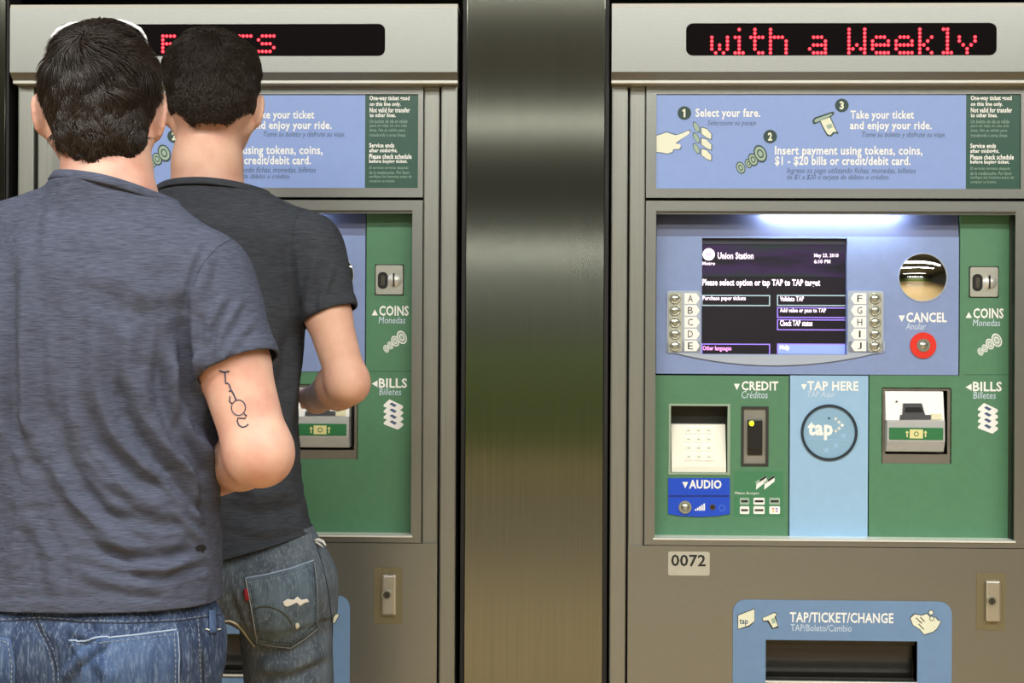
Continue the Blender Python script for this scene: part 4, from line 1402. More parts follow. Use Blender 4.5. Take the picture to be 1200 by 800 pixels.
def strands(name, v, q, n_, count, whorl, length, m, parent, spread, lift, region, droop=0.25, seed=3, width=0.0007, part=None, wave=0.0):
    """tapering locks grown from the hair cap, combed away from the whorl"""
    r = np.random.default_rng(seed)
    fc = v[q].mean(1)
    a = np.linalg.norm(np.cross(v[q[:, 2]] - v[q[:, 0]], v[q[:, 3]] - v[q[:, 1]]), axis=1) * region(fc)
    idx = r.choice(len(q), count, p=a / a.sum())
    w = r.random((count, 4))
    w /= w.sum(1)[:, None]
    p = (v[q[idx]] * w[:, :, None]).sum(1)
    nn = n_[q[idx, 0]]
    cen = v.mean(0)
    S = 6
    pts = [p.copy()]
    away = p - whorl
    tan = away - nn * (away * nn).sum(1)[:, None]
    tan /= np.linalg.norm(tan, axis=1)[:, None] + 1e-9
    side = np.cross(nn, tan)
    # locks share a direction: noise that is smooth over the scalp
    ang = spread * (noise3(p, 14, seed + 1, 2) * 1.5 + r.normal(size=count) * 0.35)
    ang += 0.5 * np.exp(-np.linalg.norm(away, axis=1) / 0.03)
    d = tan * np.cos(ang)[:, None] + side * np.sin(ang)[:, None]
    L = length * (0.75 + 0.35 * noise3(p, 20, seed + 2, 2) + 0.3 * r.random(count))
    L = np.clip(L, length * 0.35, length * 1.4) * (1 - 0.45 * np.clip((cen[2] - 0.01 - p[:, 2]) / 0.05, 0, 1))
    lf = lift * (0.3 + 0.7 * np.clip((p[:, 2] - cen[2] + 0.03) / 0.06, 0, 1)) * (0.6 + 0.8 * r.random(count) + 0.8 * np.clip(noise3(p, 18, seed + 5, 2), 0, 1))
    dirv = d + nn * lf[:, None]
    dirv /= np.linalg.norm(dirv, axis=1)[:, None]
    cur = p - nn * 0.001
    pts = [cur]
    for k in range(S):
        cur = cur + dirv * (L / S)[:, None]
        pts.append(cur)
        rad = cur - cen
        rad /= np.linalg.norm(rad, axis=1)[:, None]
        out = (dirv * rad).sum(1)
        low = np.clip((cen[2] - 0.02 - cur[:, 2]) / 0.05, 0, 1)
        dirv = dirv - rad * (np.clip(out, 0, 1) * 0.45 + 0.02 + 0.05 * low)[:, None] + V3(0, 0, -droop * 0.25) + low[:, None] * V3(0, 0, -0.28)
        if wave:
            dirv = dirv + side * (wave * np.sin(k * 1.3 + ang * 4))[:, None]
        dirv /= np.linalg.norm(dirv, axis=1)[:, None]
    pts = np.stack(pts, 1)                       # count, S+1, 3
    wd = np.array([0.8, 1.0, 1.0, 0.85, 0.65, 0.4, 0.12])[:S + 1] * width
    t = np.gradient(pts, axis=1)
    x = np.cross(t, nn[:, None, :] + 0.3 * r.normal(size=(count, 1, 3)))
    x /= np.linalg.norm(x, axis=2)[:, :, None] + 1e-12
    y = np.cross(t, x)
    y /= np.linalg.norm(y, axis=2)[:, :, None] + 1e-12
    ring = []
    for k in range(3):
        an = 2 * math.pi * k / 3
        ring.append(pts + (x * math.cos(an) * 1.3 + y * math.sin(an) * 0.7) * wd[None, :, None])
    V = np.stack(ring, 2).reshape(count, (S + 1) * 3, 3)
    base = np.arange(count)[:, None] * (S + 1) * 3
    F = []
    for s_ in range(S):
        for k in range(3):
            a0, a1 = s_ * 3 + k, s_ * 3 + (k + 1) % 3
            F.append(np.stack([base[:, 0] + a0, base[:, 0] + a1, base[:, 0] + a1 + 3, base[:, 0] + a0 + 3], 1))
    F = np.concatenate(F)
    return qobj(name, V.reshape(-1, 3), F, m, parent)


def cut_mesh(o, planes):
    """trim a garment: (point, normal, picker(co) -> bool); what lies beyond the plane inside the picked region goes"""
    bm = bmesh.new()
    bm.from_mesh(o.data)
    o0 = Vector(org(o.parent))
    for pt, nrm, pick in planes:
        geo = [f for f in bm.faces if pick(f.calc_center_median() + o0)]
        es = {e for f in geo for e in f.edges}
        vs = {v for f in geo for v in f.verts}
        bmesh.ops.bisect_plane(bm, geom=list(vs) + list(es) + geo, plane_co=Vector(pt) - o0, plane_no=Vector(nrm), clear_outer=True, clear_inner=False)
    lo = [v for v in bm.verts if not v.link_faces]
    bmesh.ops.delete(bm, geom=lo, context='VERTS')
    bm.to_mesh(o.data)
    bm.free()
    o.data.update()


def head_parts(F, c, R, s=1.0):
    """skull, face, ears; c = centre of the skull, R columns: right, forward, up"""
    P = lambda u, w, z: c + R @ (np.array([u, w, z]) * s)
    E = lambda p, r, k=0.012, op='add', Q=None: F.ell(P(*p), np.array(r) * s, R if Q is None else R @ Q, k, op)
    E((0, -0.010, 0.010), (0.077, 0.093, 0.088))
    E((0, 0.020, 0.000), (0.070, 0.075, 0.080), 0.02)
    E((0, -0.035, -0.03), (0.066, 0.055, 0.055), 0.02)
    E((0, 0.042, -0.055), (0.056, 0.052, 0.055), 0.025)
    E((0, 0.062, -0.092), (0.030, 0.028, 0.022), 0.025)            # chin
    for sgn in (-1, 1):
        F.cap(P(sgn * 0.058, 0.0, -0.06), P(sgn * 0.028, 0.062, -0.094), 0.013 * s, 0.012 * s, 0.02)
        E((sgn * 0.043, 0.068, -0.030), (0.020, 0.016, 0.016), 0.018)  # cheek
        E((sgn * 0.032, 0.098, 0.0), (0.017, 0.014, 0.012), 0.008, 'sub')
        E((sgn * 0.032, 0.082, -0.002), (0.015, 0.013, 0.0125), 0.004)
        E((sgn * 0.032, 0.091, 0.017), (0.022, 0.010, 0.007), 0.010)  # brow
    F.chain([P(0, 0.092, 0.008), P(0, 0.110, -0.024), P(0, 0.112, -0.032)], [0.007 * s, 0.010 * s, 0.010 * s], 0.008)
    for sgn in (-1, 1):
        E((sgn * 0.011, 0.100, -0.033), (0.009, 0.010, 0.007), 0.006)
    F.cap(P(-0.018, 0.090, -0.058), P(0.018, 0.090, -0.058), 0.007 * s, 0.007 * s, 0.006)
    F.cap(P(-0.014, 0.090, -0.068), P(0.014, 0.090, -0.068), 0.008 * s, 0.008 * s, 0.005)
    for sgn in (-1, 1):
        Q = rotz(sgn * 0.42) @ roty(sgn * 0.14)
        E((sgn * 0.0770, -0.004, -0.026), (0.006, 0.015, 0.025), 0.008, 'add', Q)
        ring = []
        for i in range(11):
            a = math.radians(-70 + i * 27)
            o = Q @ np.array([sgn * 0.005, -0.015 * math.sin(a + 0.5) * 1.0, 0.026 * math.cos(a + 0.5)])
            ring.append(P(*(np.array([sgn * 0.0785, -0.005, -0.026]) + o)))
        F.chain(ring, [0.0042 * s] * 11, 0.004)
        E((sgn * 0.072, 0.002, -0.052), (0.006, 0.009, 0.010), 0.006, 'add', Q)
    return P


def person(cf):
    root = empty('person', (cf['foot'][0], cf['foot'][1], 0), cf['label'], 'person')
    h = cf.get('h', 0.0033)
    yaw = cf['yaw']
    T = cf['torso']                       # rows of the shirt (z, cx, cy, a, b)
    arms = cf['arms']
    legs = cf['legs']
    # ---------------- body: one continuous surface
    allp = [np.array(p) for a in arms for p in (a['S'], a['E'], a['W'])] + [np.array(p) for l in legs for p in l['pts']]
    lo = np.min(allp, 0) - 0.14
    hi = np.max(allp, 0) + 0.14
    hc = cf['head']
    for i in (0, 1):
        lo[i] = min(lo[i], hc[i] - 0.14)
        hi[i] = max(hi[i], hc[i] + 0.16)
    lo[2], hi[2] = -0.01, hc[2] + 0.13
    for a in arms:
        tip = np.array(a['W']) + 0.2 * np.array(a['hd']) / np.linalg.norm(a['hd'])
        lo = np.minimum(lo, tip - 0.03)
        hi = np.maximum(hi, tip + 0.03)
    F = Field(lo, hi, h)
    F.loft([(z, x, y, a - (0.026 if z > 1.1 else 0.035), b - (0.028 if z > 1.1 else 0.035)) for z, x, y, a, b in T if z > 0.88], yaw, 0.02)
    nb = cf['neck']
    F.chain([nb[0], nb[1], nb[2]], [cf['neck_r'] * 1.12, cf['neck_r'], cf['neck_r'] * 0.9], 0.02)
    for a in arms:
        F.cap(np.array(nb[0]) + V3(0, 0, -0.03), a['S'], 0.036, a['rs'] - 0.010, 0.045)
    P = head_parts(F, np.array(hc), cf['headR'], cf.get('head_s', 1.0))
    for a in arms:
        S, E, Wr = (np.array(a[k]) for k in 'SEW')
        r = a['r']
        m1 = S + (E - S) * 0.5
        F.chain([S, m1, E], [a['rs'] - 0.012, r[0], r[1]], 0.012)
        m2 = E + (Wr - E) * 0.28
        F.chain([E, m2, Wr], [r[1], r[2], r[3]], 0.02)
        eo = (E - (S + Wr) / 2)
        eo /= np.linalg.norm(eo)
        F.cap(E + eo * r[1] * 0.30, E + eo * r[1] * 0.42, r[1] * 0.60, r[1] * 0.55, 0.035)
        add_hand(F, Wr + (Wr - E) / np.linalg.norm(Wr - E) * 0.012, a['hd'], a['pn'], a['side'], a['curl'], a.get('hs', 1.0))
    hp = np.array(cf['pelvis'])
    F.ell(hp + V3(0, 0, 0.02), (cf['hip'] - 0.045, 0.085, 0.10), rotz(yaw), 0.03)
    for l in legs:
        q = [np.array(p) for p in l['pts']]
        F.chain(q, [l['r'][0] - 0.03, l['r'][1] - 0.018, l['r'][2] - 0.035], 0.03)
        fd = l['fd']
        F.cap(q[-1], q[-1] + V3(fd[0] * 0.13, fd[1] * 0.13, -0.05), 0.035, 0.026, 0.02)
    v, q = F.mesh()
    v = smooth(v, q, 1)
    body = qobj('body', v, q, cf['skin'], root)
    # eyes and lips
    for sgn in (-1, 1):
        c = P(sgn * 0.032, 0.0835, -0.001)
        b_ = MB()
        for i in range(9):
            for j in range(12):
                pass
        eb = bmesh.new()
        bmesh.ops.create_uvsphere(eb, u_segments=16, v_segments=10, radius=0.0118)
        b_.add([Vector(c) + x.co for x in eb.verts], [[x.index for x in f.verts] for f in eb.faces])
        eb.free()
        e = b_.build('eye', EYEW, root, smooth=True, weld=False)
        f = cf['headR'] @ V3(0, 1, 0)
        ib = MB()
        x_, z_ = cf['headR'] @ V3(1, 0, 0), cf['headR'] @ V3(0, 0, 1)
        ib.add([c + f * 0.0122] + [c + f * 0.0112 + (x_ * math.cos(t) + z_ * math.sin(t)) * 0.0052 for t in np.linspace(0, 2 * math.pi, 17)[:-1]], [(0, 1 + (i + 1) % 16, 1 + i) for i in range(16)])
        ib.build('iris', IRIS, e, weld=False)
    lb = MB()
    tube(lb, [P(t * 0.021, 0.0965 - 0.006 * t * t, -0.0605 - 0.002 * abs(t)) for t in np.linspace(-1, 1, 9)], [0.0012, 0.003, 0.004, 0.0042, 0.004, 0.0042, 0.004, 0.003, 0.0012], 8)
    lb.build('lips', LIP, root, smooth=True)

    # ---------------- shirt
    lo2 = np.min([[r[1] - r[3], r[2] - r[4], r[0]] for r in T] + [np.minimum(a['S'], a['SH']) - 0.07 for a in arms], 0) - 0.06
    hi2 = np.max([[r[1] + r[3], r[2] + r[4], r[0]] for r in T] + [np.maximum(a['S'], a['SH']) + 0.07 for a in arms], 0) + 0.09
    G = Field(lo2, hi2, 0.0035)
    G.loft(T, yaw, 0.02, 2.3)
    for a in arms:
        G.cap(np.array(nb[0]) + V3(0, 0, cf.get('trap', -0.014)), a['S'], 0.046, a['rs'], 0.05)
        S, SH = np.array(a['S']), np.array(a['SH'])
        ax_ = (SH - S) / np.linalg.norm(SH - S)
        G.cap(S, S + ax_ * 0.05, a['rs'], a['rs'], 0.028)
        G.capcut(S, SH + ax_ * 0.05, a['rs'], a['rh'], 0.020, SH + ax_ * 0.005, ax_)
    G.cap(nb[0], nb[1], cf['neck_r'] + 0.012, cf['neck_r'] + 0.006, 0.03)
    for (c_, r_, k_) in cf.get('cloth_add', []):
        G.ell(c_, r_, None, k_)
    v, q = G.mesh()
    v = smooth(v, q, 2)
    n = vnormals(v, q)
    Pp = project(v)
    d = folds(v, n, Pp, cf['folds'], 1)
    cz = T[0][0] if T[0][0] < T[-1][0] else T[-1][0]
    d += 0.0016 * noise3(v, 7, 5, 2, (1.0, 1.0, 0.7)) + 0.0009 * noise3(v, 22, 9, 2, (0.6, 0.6, 1.4)) * np.clip((1.35 - v[:, 2]) * 4, 0.2, 1)
    # hem stitching
    zz = cf['hem'](Pp)
    d += -0.0009 * np.exp(-((zz - 17) / 1.6) ** 2) + 0.0006 * np.exp(-((zz - 9) / 6.0) ** 2)
    for a in arms:
        S, SH = np.array(a['S']), np.array(a['SH'])
        ax = (SH - S) / np.linalg.norm(SH - S)
        t = (v - SH) @ ax
        near = np.linalg.norm((v - SH) - t[:, None] * ax, axis=1) < 0.09
        d += near * (-0.0010 * np.exp(-((t + 0.020) / 0.0022) ** 2) + 0.0005 * np.exp(-((t + 0.010) / 0.008) ** 2))
    v = v + n * d[:, None]
    shirt = qobj('t_shirt', v, q, cf['tee'], root)
    pl = [(cf['hem_pt'], cf['hem_n'], lambda c, z=cz: c.z < z + 0.2)]
    for a in arms:
        S, SH = np.array(a['S']), np.array(a['SH'])
        ax = (SH - S) / np.linalg.norm(SH - S)
        cn = np.array(a.get('cn', ax))

    pl.append((cf['collar_pt'], cf['collar_n'], lambda c: c.z > cf['collar_pt'][2] - 0.09 and np.hypot(c.x - nb[1][0], c.y - nb[1][1]) < cf['neck_r'] + 0.06))
    cut_mesh(shirt, pl)
    bm = bmesh.new()
    bm.from_mesh(shirt.data)
    dead = []
    for a in arms:
        S, SH = Vector(a['S']), Vector(a['SH'])
        ax = (SH - S).normalized()
        for f in bm.faces:
            p = f.calc_center_median() + Vector(org(root)) - SH
            t = p.dot(ax)
            if abs(t - 0.005) < 0.006 and (p - ax * t).length < a['rh'] + 0.002 and abs(f.normal.dot(ax)) > 0.72:
                dead.append(f)
    bmesh.ops.delete(bm, geom=list(set(dead)), context='FACES')
    for a in arms:
        S, SH = Vector(a['S']), Vector(a['SH'])
        ax = (SH - S).normalized()
        rim = []
        for v_ in bm.verts:
            if v_.is_boundary:
                p = v_.co + Vector(org(root)) - SH
                t = p.dot(ax)
                if abs(t) < 0.025 and (p - ax * t).length < a['rh'] + 0.02:
                    rim.append(v_)
        for _ in range(14):
            nw = {}
            for v_ in rim:
                nb_ = [e.other_vert(v_).co for e in v_.link_edges if e.is_boundary]
                if len(nb_) == 2:
                    nw[v_] = (nb_[0] + nb_[1]) / 2
            for v_, c_ in nw.items():
                v_.co = v_.co.lerp(c_, 0.7)
    bm.to_mesh(shirt.data)
    bm.free()
    md = shirt.modifiers.new('thick', 'SOLIDIFY')
    md.thickness, md.offset = 0.0022, -1
    # collar rib: a band round the opening
    bm = bmesh.new()
    bm.from_mesh(shirt.data)
    zt_ = cf['collar_pt'][2] - 0.05
    o0 = Vector(org(root))
    cpn = Vector(cf['collar_n']).normalized()
    edge = [vv.co + o0 for vv in bm.verts if vv.is_boundary and vv.co.z + o0.z > zt_ and abs((vv.co + o0 - Vector(cf['collar_pt'])).dot(cpn)) < 0.003 and np.hypot(vv.co.x + o0.x - nb[1][0], vv.co.y + o0.y - nb[1][1]) < cf['neck_r'] + 0.06]
    bm.free()
    if len(edge) > 20:
        ce = sum(edge, Vector()) / len(edge)
        edge.sort(key=lambda p: math.atan2(p.y - ce.y, p.x - ce.x))
        # resample evenly
        E_ = []
        for k in range(72):
            a0 = -math.pi + 2 * math.pi * k / 72
            E_.append(min(edge, key=lambda p: abs((math.atan2(p.y - ce.y, p.x - ce.x) - a0 + math.pi) % (2 * math.pi) - math.pi)))
        E_ = [(E_[k - 1] + E_[k] + E_[(k + 1) % 72]) / 3 for k in range(72)]
        vs, fs = [], []
        sect = [(0.0002, 0.002), (0.0026, 0.0012), (0.0032, -0.005), (0.0030, -0.0105), (0.0, -0.0135), (-0.0012, -0.006)]
        for k, p in enumerate(E_):
            o_ = Vector((p.x - ce.x, p.y - ce.y, 0)).normalized()
            dn = (-cpn + o_ * 0.35)
            dn.normalize()
            nn_ = (o_ * 0.95 + cpn * 0.3).normalized()
            vs += [p + nn_ * a_ - dn * b_2 for a_, b_2 in sect]
        m_ = len(sect)
        for k in range(72):
            for j in range(m_):
                fs.append((k * m_ + j, ((k + 1) % 72) * m_ + j, ((k + 1) % 72) * m_ + (j + 1) % m_, k * m_ + (j + 1) % m_))
        obj('collar', vs, fs, cf['tee'], shirt, True)

    # ---------------- jeans
    zs = [p for l in legs for p in l['pts']]
    lo3 = np.minimum(np.min(zs, 0), hp - V3(cf['hip'], 0.16, 0)) - 0.12
    hi3 = np.maximum(np.max(zs, 0), hp + V3(cf['hip'], 0.16, 0)) + 0.12
    lo3[2], hi3[2] = 0.0, cf['waist'] + 0.05
    J = Field(lo3, hi3, 0.0045)
    J.loft(cf['hips'], yaw, 0.02, 2.3)
    for l in legs:
        p = [np.array(x) for x in l['pts']]
        low = p[2] + (p[2] - p[1]) / np.linalg.norm(p[2] - p[1]) * 0.08
        J.chain([p[0], p[1], p[2], low], [l['r'][0], l['r'][1], l['r'][2], l['r'][2] + 0.004], 0.035)
    for (c_, r_, k_) in cf.get('seat', []):
        J.ell(c_, r_, None, k_)
    v, q = J.mesh()
    v = smooth(v, q, 2)
    n = vnormals(v, q)
    Pp = project(v)
    d = folds(v, n, Pp, cf['jean_folds'], 1) + 0.0022 * noise3(v, 6, 31, 3, (1, 1, 0.8)) + 0.004 * noise3(v, 9, 77, 2, (0.5, 0.5, 2.0)) * np.clip((0.35 - v[:, 2]) * 4, 0, 1)
    v = v + n * d[:, None]
    jeans = qobj('jeans', v, q, cf['denim'], root)
    cut_mesh(jeans, [((0, 0, 0.035), (0, 0, -1), lambda c: c.z < 0.12), ((0, 0, cf['waist']), (0, 0, 1), lambda c: c.z > cf['waist'] - 0.02)])
    md = jeans.modifiers.new('thick', 'SOLIDIFY')
    md.thickness, md.offset = 0.002, -1
    # ---------------- shoes
    for l in legs:
        p = np.array(l['pts'][2])
        fd = np.array(l['fd'] + (0,), float)
        fd /= np.linalg.norm(fd)
        a_ = V3(p[0], p[1], 0) - fd * 0.03
        K = Field(a_ + V3(-0.3, -0.3, 0), a_ + V3(0.3, 0.3, 0.16), 0.005)
        K.chain([a_ + V3(0, 0, 0.055), a_ + fd * 0.10 + V3(0, 0, 0.055), a_ + fd * 0.20 + V3(0, 0, 0.045), a_ + fd * 0.235 + V3(0, 0, 0.042)], [0.038, 0.042, 0.040, 0.030], 0.02)
        K.cap(a_ + V3(0, 0, 0.06) , a_ + V3(0, 0, 0.10) + fd * 0.02, 0.040, 0.042, 0.02)
        v, q = K.mesh()
        v[:, 2] = np.maximum(v[:, 2], 0.016)
        sh = qobj('shoe', v, q, SHOE, root)
        sd_ = np.cross(fd, V3(0, 0, 1))
        out = []
        for t in np.linspace(0, 2 * math.pi, 33)[:-1]:
            u_, w_ = math.cos(t), math.sin(t)
            c_ = a_ + fd * (0.10 + 0.158 * u_) + sd_ * (0.045 * np.sign(w_) * abs(w_) ** 0.7)
            out.append(c_)
        k = len(out)
        obj('sole', [V3(p_[0], p_[1], 0.001) for p_ in out] + [V3(p_[0], p_[1], 0.022) for p_ in out], [tuple(range(k)), tuple(range(2 * k - 1, k - 1, -1))] + [(i, i + k, (i + 1) % k + k, (i + 1) % k) for i in range(k)], SOLE, sh)
    # ---------------- hair
    c = np.array(hc)
    R_ = cf['headR']
    s_ = cf.get('head_s', 1.0)
    H = Field(c - 0.15, c + 0.15, 0.003)
    th = cf['hair_t']
    PP = lambda u, w, z: c + R_ @ (np.array([u, w, z]) * s_)
    H.ell(PP(0, -0.010, 0.010), np.array((0.077, 0.093, 0.088)) * s_ + np.array(th), R_, 0.012)
    H.ell(PP(0, 0.020, 0.004), np.array((0.070, 0.075, 0.078)) * s_ + np.array(th) * 0.8, R_, 0.02)
    H.ell(PP(0, -0.037, -0.03), np.array((0.066, 0.055, 0.055)) * s_ + np.array(th) * 0.75 + np.array(cf.get('low_t', (0.004, 0.006, 0.002))), R_, 0.02)
    for (e, r_, k_) in cf.get('hair_add', []):
        H.ell(PP(*e), r_, R_, k_)
    sl, g = H.box(c - 1, c + 1)
    pv = [g[i] - np.float32(c[i]) for i in range(3)]
    loc = [pv[0] * R_[0][j] + pv[1] * R_[1][j] + pv[2] * R_[2][j] for j in range(3)]
    u, w, z = loc[0] / s_, loc[1] / s_, loc[2] / s_
    hl = cf['hairline'](u, w, z)               # > 0 where hair grows
    H.a[sl] = np.maximum(H.a[sl], (-hl * 0.8).astype(np.float32))
    v, q = H.mesh()
    v = smooth(v, q, 2)
    n = vnormals(v, q)
    v = v + n * (cf.get('hair_rough', 0.002) * noise3(v, 22, 55, 2))[:, None]
    hair = qobj('hair', v - n * cf.get('inset', 0.0045), q, cf['hair'], root)
    reg = lambda fc: np.clip(cf['hairline'](*[((fc - c) @ R_[:, j]) / s_ for j in range(3)]) * 400 - cf.get('edge', 0.9), 0, 1)
    st = strands('hair_locks', v, q, n, cf['n_hair'], PP(*cf['whorl']), cf['hair_len'], cf['hair'], hair, cf['spread'], cf['lift'], reg, cf.get('droop', 0.25), wave=cf.get('wave', 0.0), width=cf.get('hair_w', 0.0007))
    st['kind'] = 'stuff'
    return dict(root=root, body=body, shirt=shirt, jeans=jeans, PP=PP)


def headframe(yaw, pitch, roll):
    return rotz(yaw) @ rotx(pitch) @ roty(roll)


def pz(py, dist):
    return CAM_Z + (400 - py) / FPX * dist


def px_(px, y, py=400):
    return W3(px, py, y)[0]


# ================================================================== the man in front, slate T-shirt
Y1 = -0.98
yaw1 = math.radians(-8)
D1 = Y1 - CAM_Y
rot = lambda u, w, yaw: (u * math.cos(yaw) - w * math.sin(yaw), u * math.sin(yaw) + w * math.cos(yaw))


def row(py, left, right, b, y0=Y1, yaw=yaw1, n=2.3, dist=D1):
    """torso row from its two outlines in the picture"""
    z = W3((left + right) / 2, py, y0)[2]
    x0, x1 = W3(left, py, y0)[0], W3(right, py, y0)[0]
    hw = (x1 - x0) / 2
    a2 = (hw * hw - (b * math.sin(yaw)) ** 2) / math.cos(yaw) ** 2
    return (z, (x0 + x1) / 2, y0, math.sqrt(max(a2, 1e-4)), b)


T1 = [row(222, 88, 172, 0.060), row(240, 70, 190, 0.072), row(262, 44, 208, 0.088), row(300, -2, 242, 0.112), row(345, -30, 256, 0.122), row(400, -42, 252, 0.128), row(455, -46, 249, 0.126), row(520, -42, 254, 0.122), row(590, -42, 256, 0.122), row(650, -46, 257, 0.128), row(715, -50, 258.5, 0.134), row(780, -52, 259, 0.134)]
S1 = W3(243, 326, Y1 - 0.015)
E1 = W3(303, 529, Y1 - 0.06)
Wr1 = W3(236, 566, Y1 + 0.185)
H1m = W3(278.5, 427, Y1 - 0.045)
S1l = W3(-26, 293, Y1 + 0.045)
E1l = W3(-80, 500, Y1 + 0.09)
Wr1l = W3(80, 560, Y1 + 0.235)
hips1c = W3(103, 770, Y1)
pel1 = V3(hips1c[0], Y1, 0.87)
u1 = np.array(rot(1, 0, yaw1) + (0,))
w1 = np.array(rot(0, 1, yaw1) + (0,))
leg1 = []
for sgn in (1, -1):
    p0 = pel1 + u1 * 0.088 * sgn + V3(0, 0, -0.03)
    p1 = pel1 + u1 * 0.10 * sgn + w1 * 0.02
    p1[2] = 0.47
    p2 = pel1 + u1 * 0.115 * sgn - w1 * 0.02
    p2[2] = 0.09
    leg1.append(dict(pts=[p0, p1, p2], r=[0.098, 0.072, 0.060], fd=tuple(w1[:2] + sgn * 0.15 * u1[:2])))

HS1 = 1.0
head1 = W3(118.5, 117, Y1 + 0.035)
FOLDS1 = [
    (((242, 285), (228, 315), (219, 350), (222, 385)), 4.0, -2.6),              # armhole seam
    (((232, 330), (224, 370), (230, 405), (238, 436)), 6, 4), (((246, 300), (236, 340), (240, 380)), 6, 3),
    (((262, 345), (244, 385), (240, 430)), 5, 3.5), (((284, 350), (262, 385), (250, 425)), 5, 3), (((300, 372), (272, 402), (256, 432)), 5, 2.2),
    (((215, 360), (212, 420), (222, 480), (244, 530)), 10, -7), (((200, 400), (206, 450), (226, 505), (248, 545)), 8, 6),
    (((180, 425), (190, 470), (214, 520), (246, 560)), 8, -6), (((160, 440), (170, 485), (200, 535), (240, 575)), 9, 5),
    (((128, 440), (146, 490), (176, 530), (226, 575)), 9, -5), (((112, 380), (110, 440), (126, 500), (160, 545)), 12, 4),
    (((28, 280), (24, 350), (30, 450), (36, 560), (34, 640)), 11, 3.5), (((15, 300), (12, 400), (14, 520)), 9, -5), (((60, 330), (64, 430), (62, 520)), 12, -3.5),
    (((90, 300), (88, 380), (82, 460)), 14, -3), (((4, 480), (30, 520), (44, 560)), 8, -4),
    (((60, 540), (90, 590), (130, 630), (170, 650)), 9, 4), (((80, 560), (120, 600), (160, 620)), 8, -4), (((100, 640), (150, 655), (200, 650), (232, 645)), 7, -3.5),
    (((130, 560), (160, 585), (190, 596)), 7, 3.5), (((140, 600), (180, 615), (220, 612)), 7, -3), (((30, 600), (60, 650), (64, 700)), 8, 3), (((150, 665), (190, 668), (228, 655)), 6, 3.5),
    (((185, 682), (215, 668), (250, 662)), 6, -2.5), (((70, 290), (120, 300), (180, 292)), 16, -2.5), (((226, 400), (214, 450), (216, 500), (238, 560), (250, 620)), 7, -6),
    (((236, 450), (238, 500), (246, 540)), 5, 4), (((196, 380), (190, 430), (200, 470)), 8, -4), (((150, 380), (150, 430), (165, 470)), 10, 4),
    (((100, 470), (120, 520), (160, 560), (200, 575)), 8, -5), (((60, 470), (80, 540), (120, 590)), 10, -4), (((40, 380), (44, 450), (50, 520)), 9, -4),
    (((20, 560), (22, 620), (10, 680)), 10, 4), (((90, 670), (140, 684), (200, 690)), 7, 3), (((206, 600), (226, 622), (240, 632)), 5, 3), (((200, 560), (225, 590), (248, 600)), 6, -4),
    (((150, 340), (190, 345), (214, 335)), 12, 2.5), (((100, 340), (130, 352), (170, 380)), 14, -2.5), (((80, 215), (60, 245), (50, 300)), 6, 2),
]
C1 = dict(
    foot=(pel1[0], Y1), label='man in slate grey T-shirt and blue jeans, sunglasses pushed up on his dark hair', yaw=yaw1, torso=T1, skin=SKIN, tee=TEE1, denim=DENIM1, hair=HAIR1,
    neck=[W3(127, 222, Y1 + 0.0), W3(125, 192, Y1 + 0.01), W3(120, 150, Y1 + 0.035)], neck_r=0.0585,
    head=head1, headR=headframe(math.radians(13), math.radians(-5), math.radians(1)), head_s=1.0,
    arms=[dict(S=S1, E=E1, W=Wr1, SH=H1m, rs=0.056, rh=0.0600, r=[0.0505, 0.043, 0.038, 0.029], hd=(-0.75, 0.55, 0.05), pn=(0.2, -0.6, -0.8), side=-1, curl=0.55),
          dict(S=S1l, E=E1l, W=Wr1l, SH=S1l + (E1l - S1l) * 0.5, rs=0.056, rh=0.060, r=[0.052, 0.043, 0.046, 0.029], hd=(0.8, 0.35, 0.0), pn=(-0.2, -0.6, -0.8), side=1, curl=0.55)],
    legs=leg1, pelvis=pel1, hip=0.19, waist=0.925,
    hips=[(0.99, pel1[0], Y1, 0.150, 0.102), (0.93, pel1[0], Y1, 0.162, 0.114), (0.87, pel1[0], Y1, 0.185, 0.133), (0.81, pel1[0], Y1, 0.186, 0.128), (0.775, pel1[0], Y1, 0.17, 0.11)],
    seat=[(pel1 + u1 * 0.075 - w1 * 0.05 + V3(0, 0, -0.035), (0.085, 0.085, 0.085), 0.03), (pel1 - u1 * 0.075 - w1 * 0.05 + V3(0, 0, -0.035), (0.085, 0.085, 0.085), 0.03)],
    folds=FOLDS1,
    jean_folds=[(((75, 735), (120, 752), (90, 775), (70, 800)), 5, 4), (((215, 730), (217, 765), (214, 800)), 3, -2.5), (((110, 770), (130, 790), (128, 810)), 6, 4), (((40, 730), (62, 760), (66, 800)), 4, -3), (((225, 740), (240, 770), (252, 810)), 5, 4)],
    hem=lambda P: (716 + (P[:, 0] - 130) * 0.0 - 4 * np.cos((P[:, 0] - 90) / 90) + 4 - P[:, 1]), hem_pt=W3(150, 716.5, Y1 - 0.12), hem_n=(0.01, -0.03, -1.0),
    collar_pt=W3(127, 209, Y1 - 0.065), collar_n=(0.22, 0.16, 1.0),
    hair_t=(0.001, 0.007, 0.010), hairline=lambda u, w, z: np.minimum(z - (-0.092 + 0.66 * (w + 0.07)), z + 0.108 + 0.14 * u - 1.3 * np.maximum(np.abs(u) - 0.050, 0)),
    hair_add=[((0.0, 0.045, 0.060), (0.066, 0.065, 0.052), 0.02), ((0.007, -0.052, -0.066), (0.060, 0.050, 0.055), 0.02)], low_t=(-0.003, 0.006, 0.002),
    n_hair=20000, whorl=(-0.014, -0.078, 0.062), hair_len=0.036, spread=0.55, lift=0.42, droop=0.25, wave=0.05, hair_w=0.0008, hair_rough=0.003,
)
m1 = person(C1)

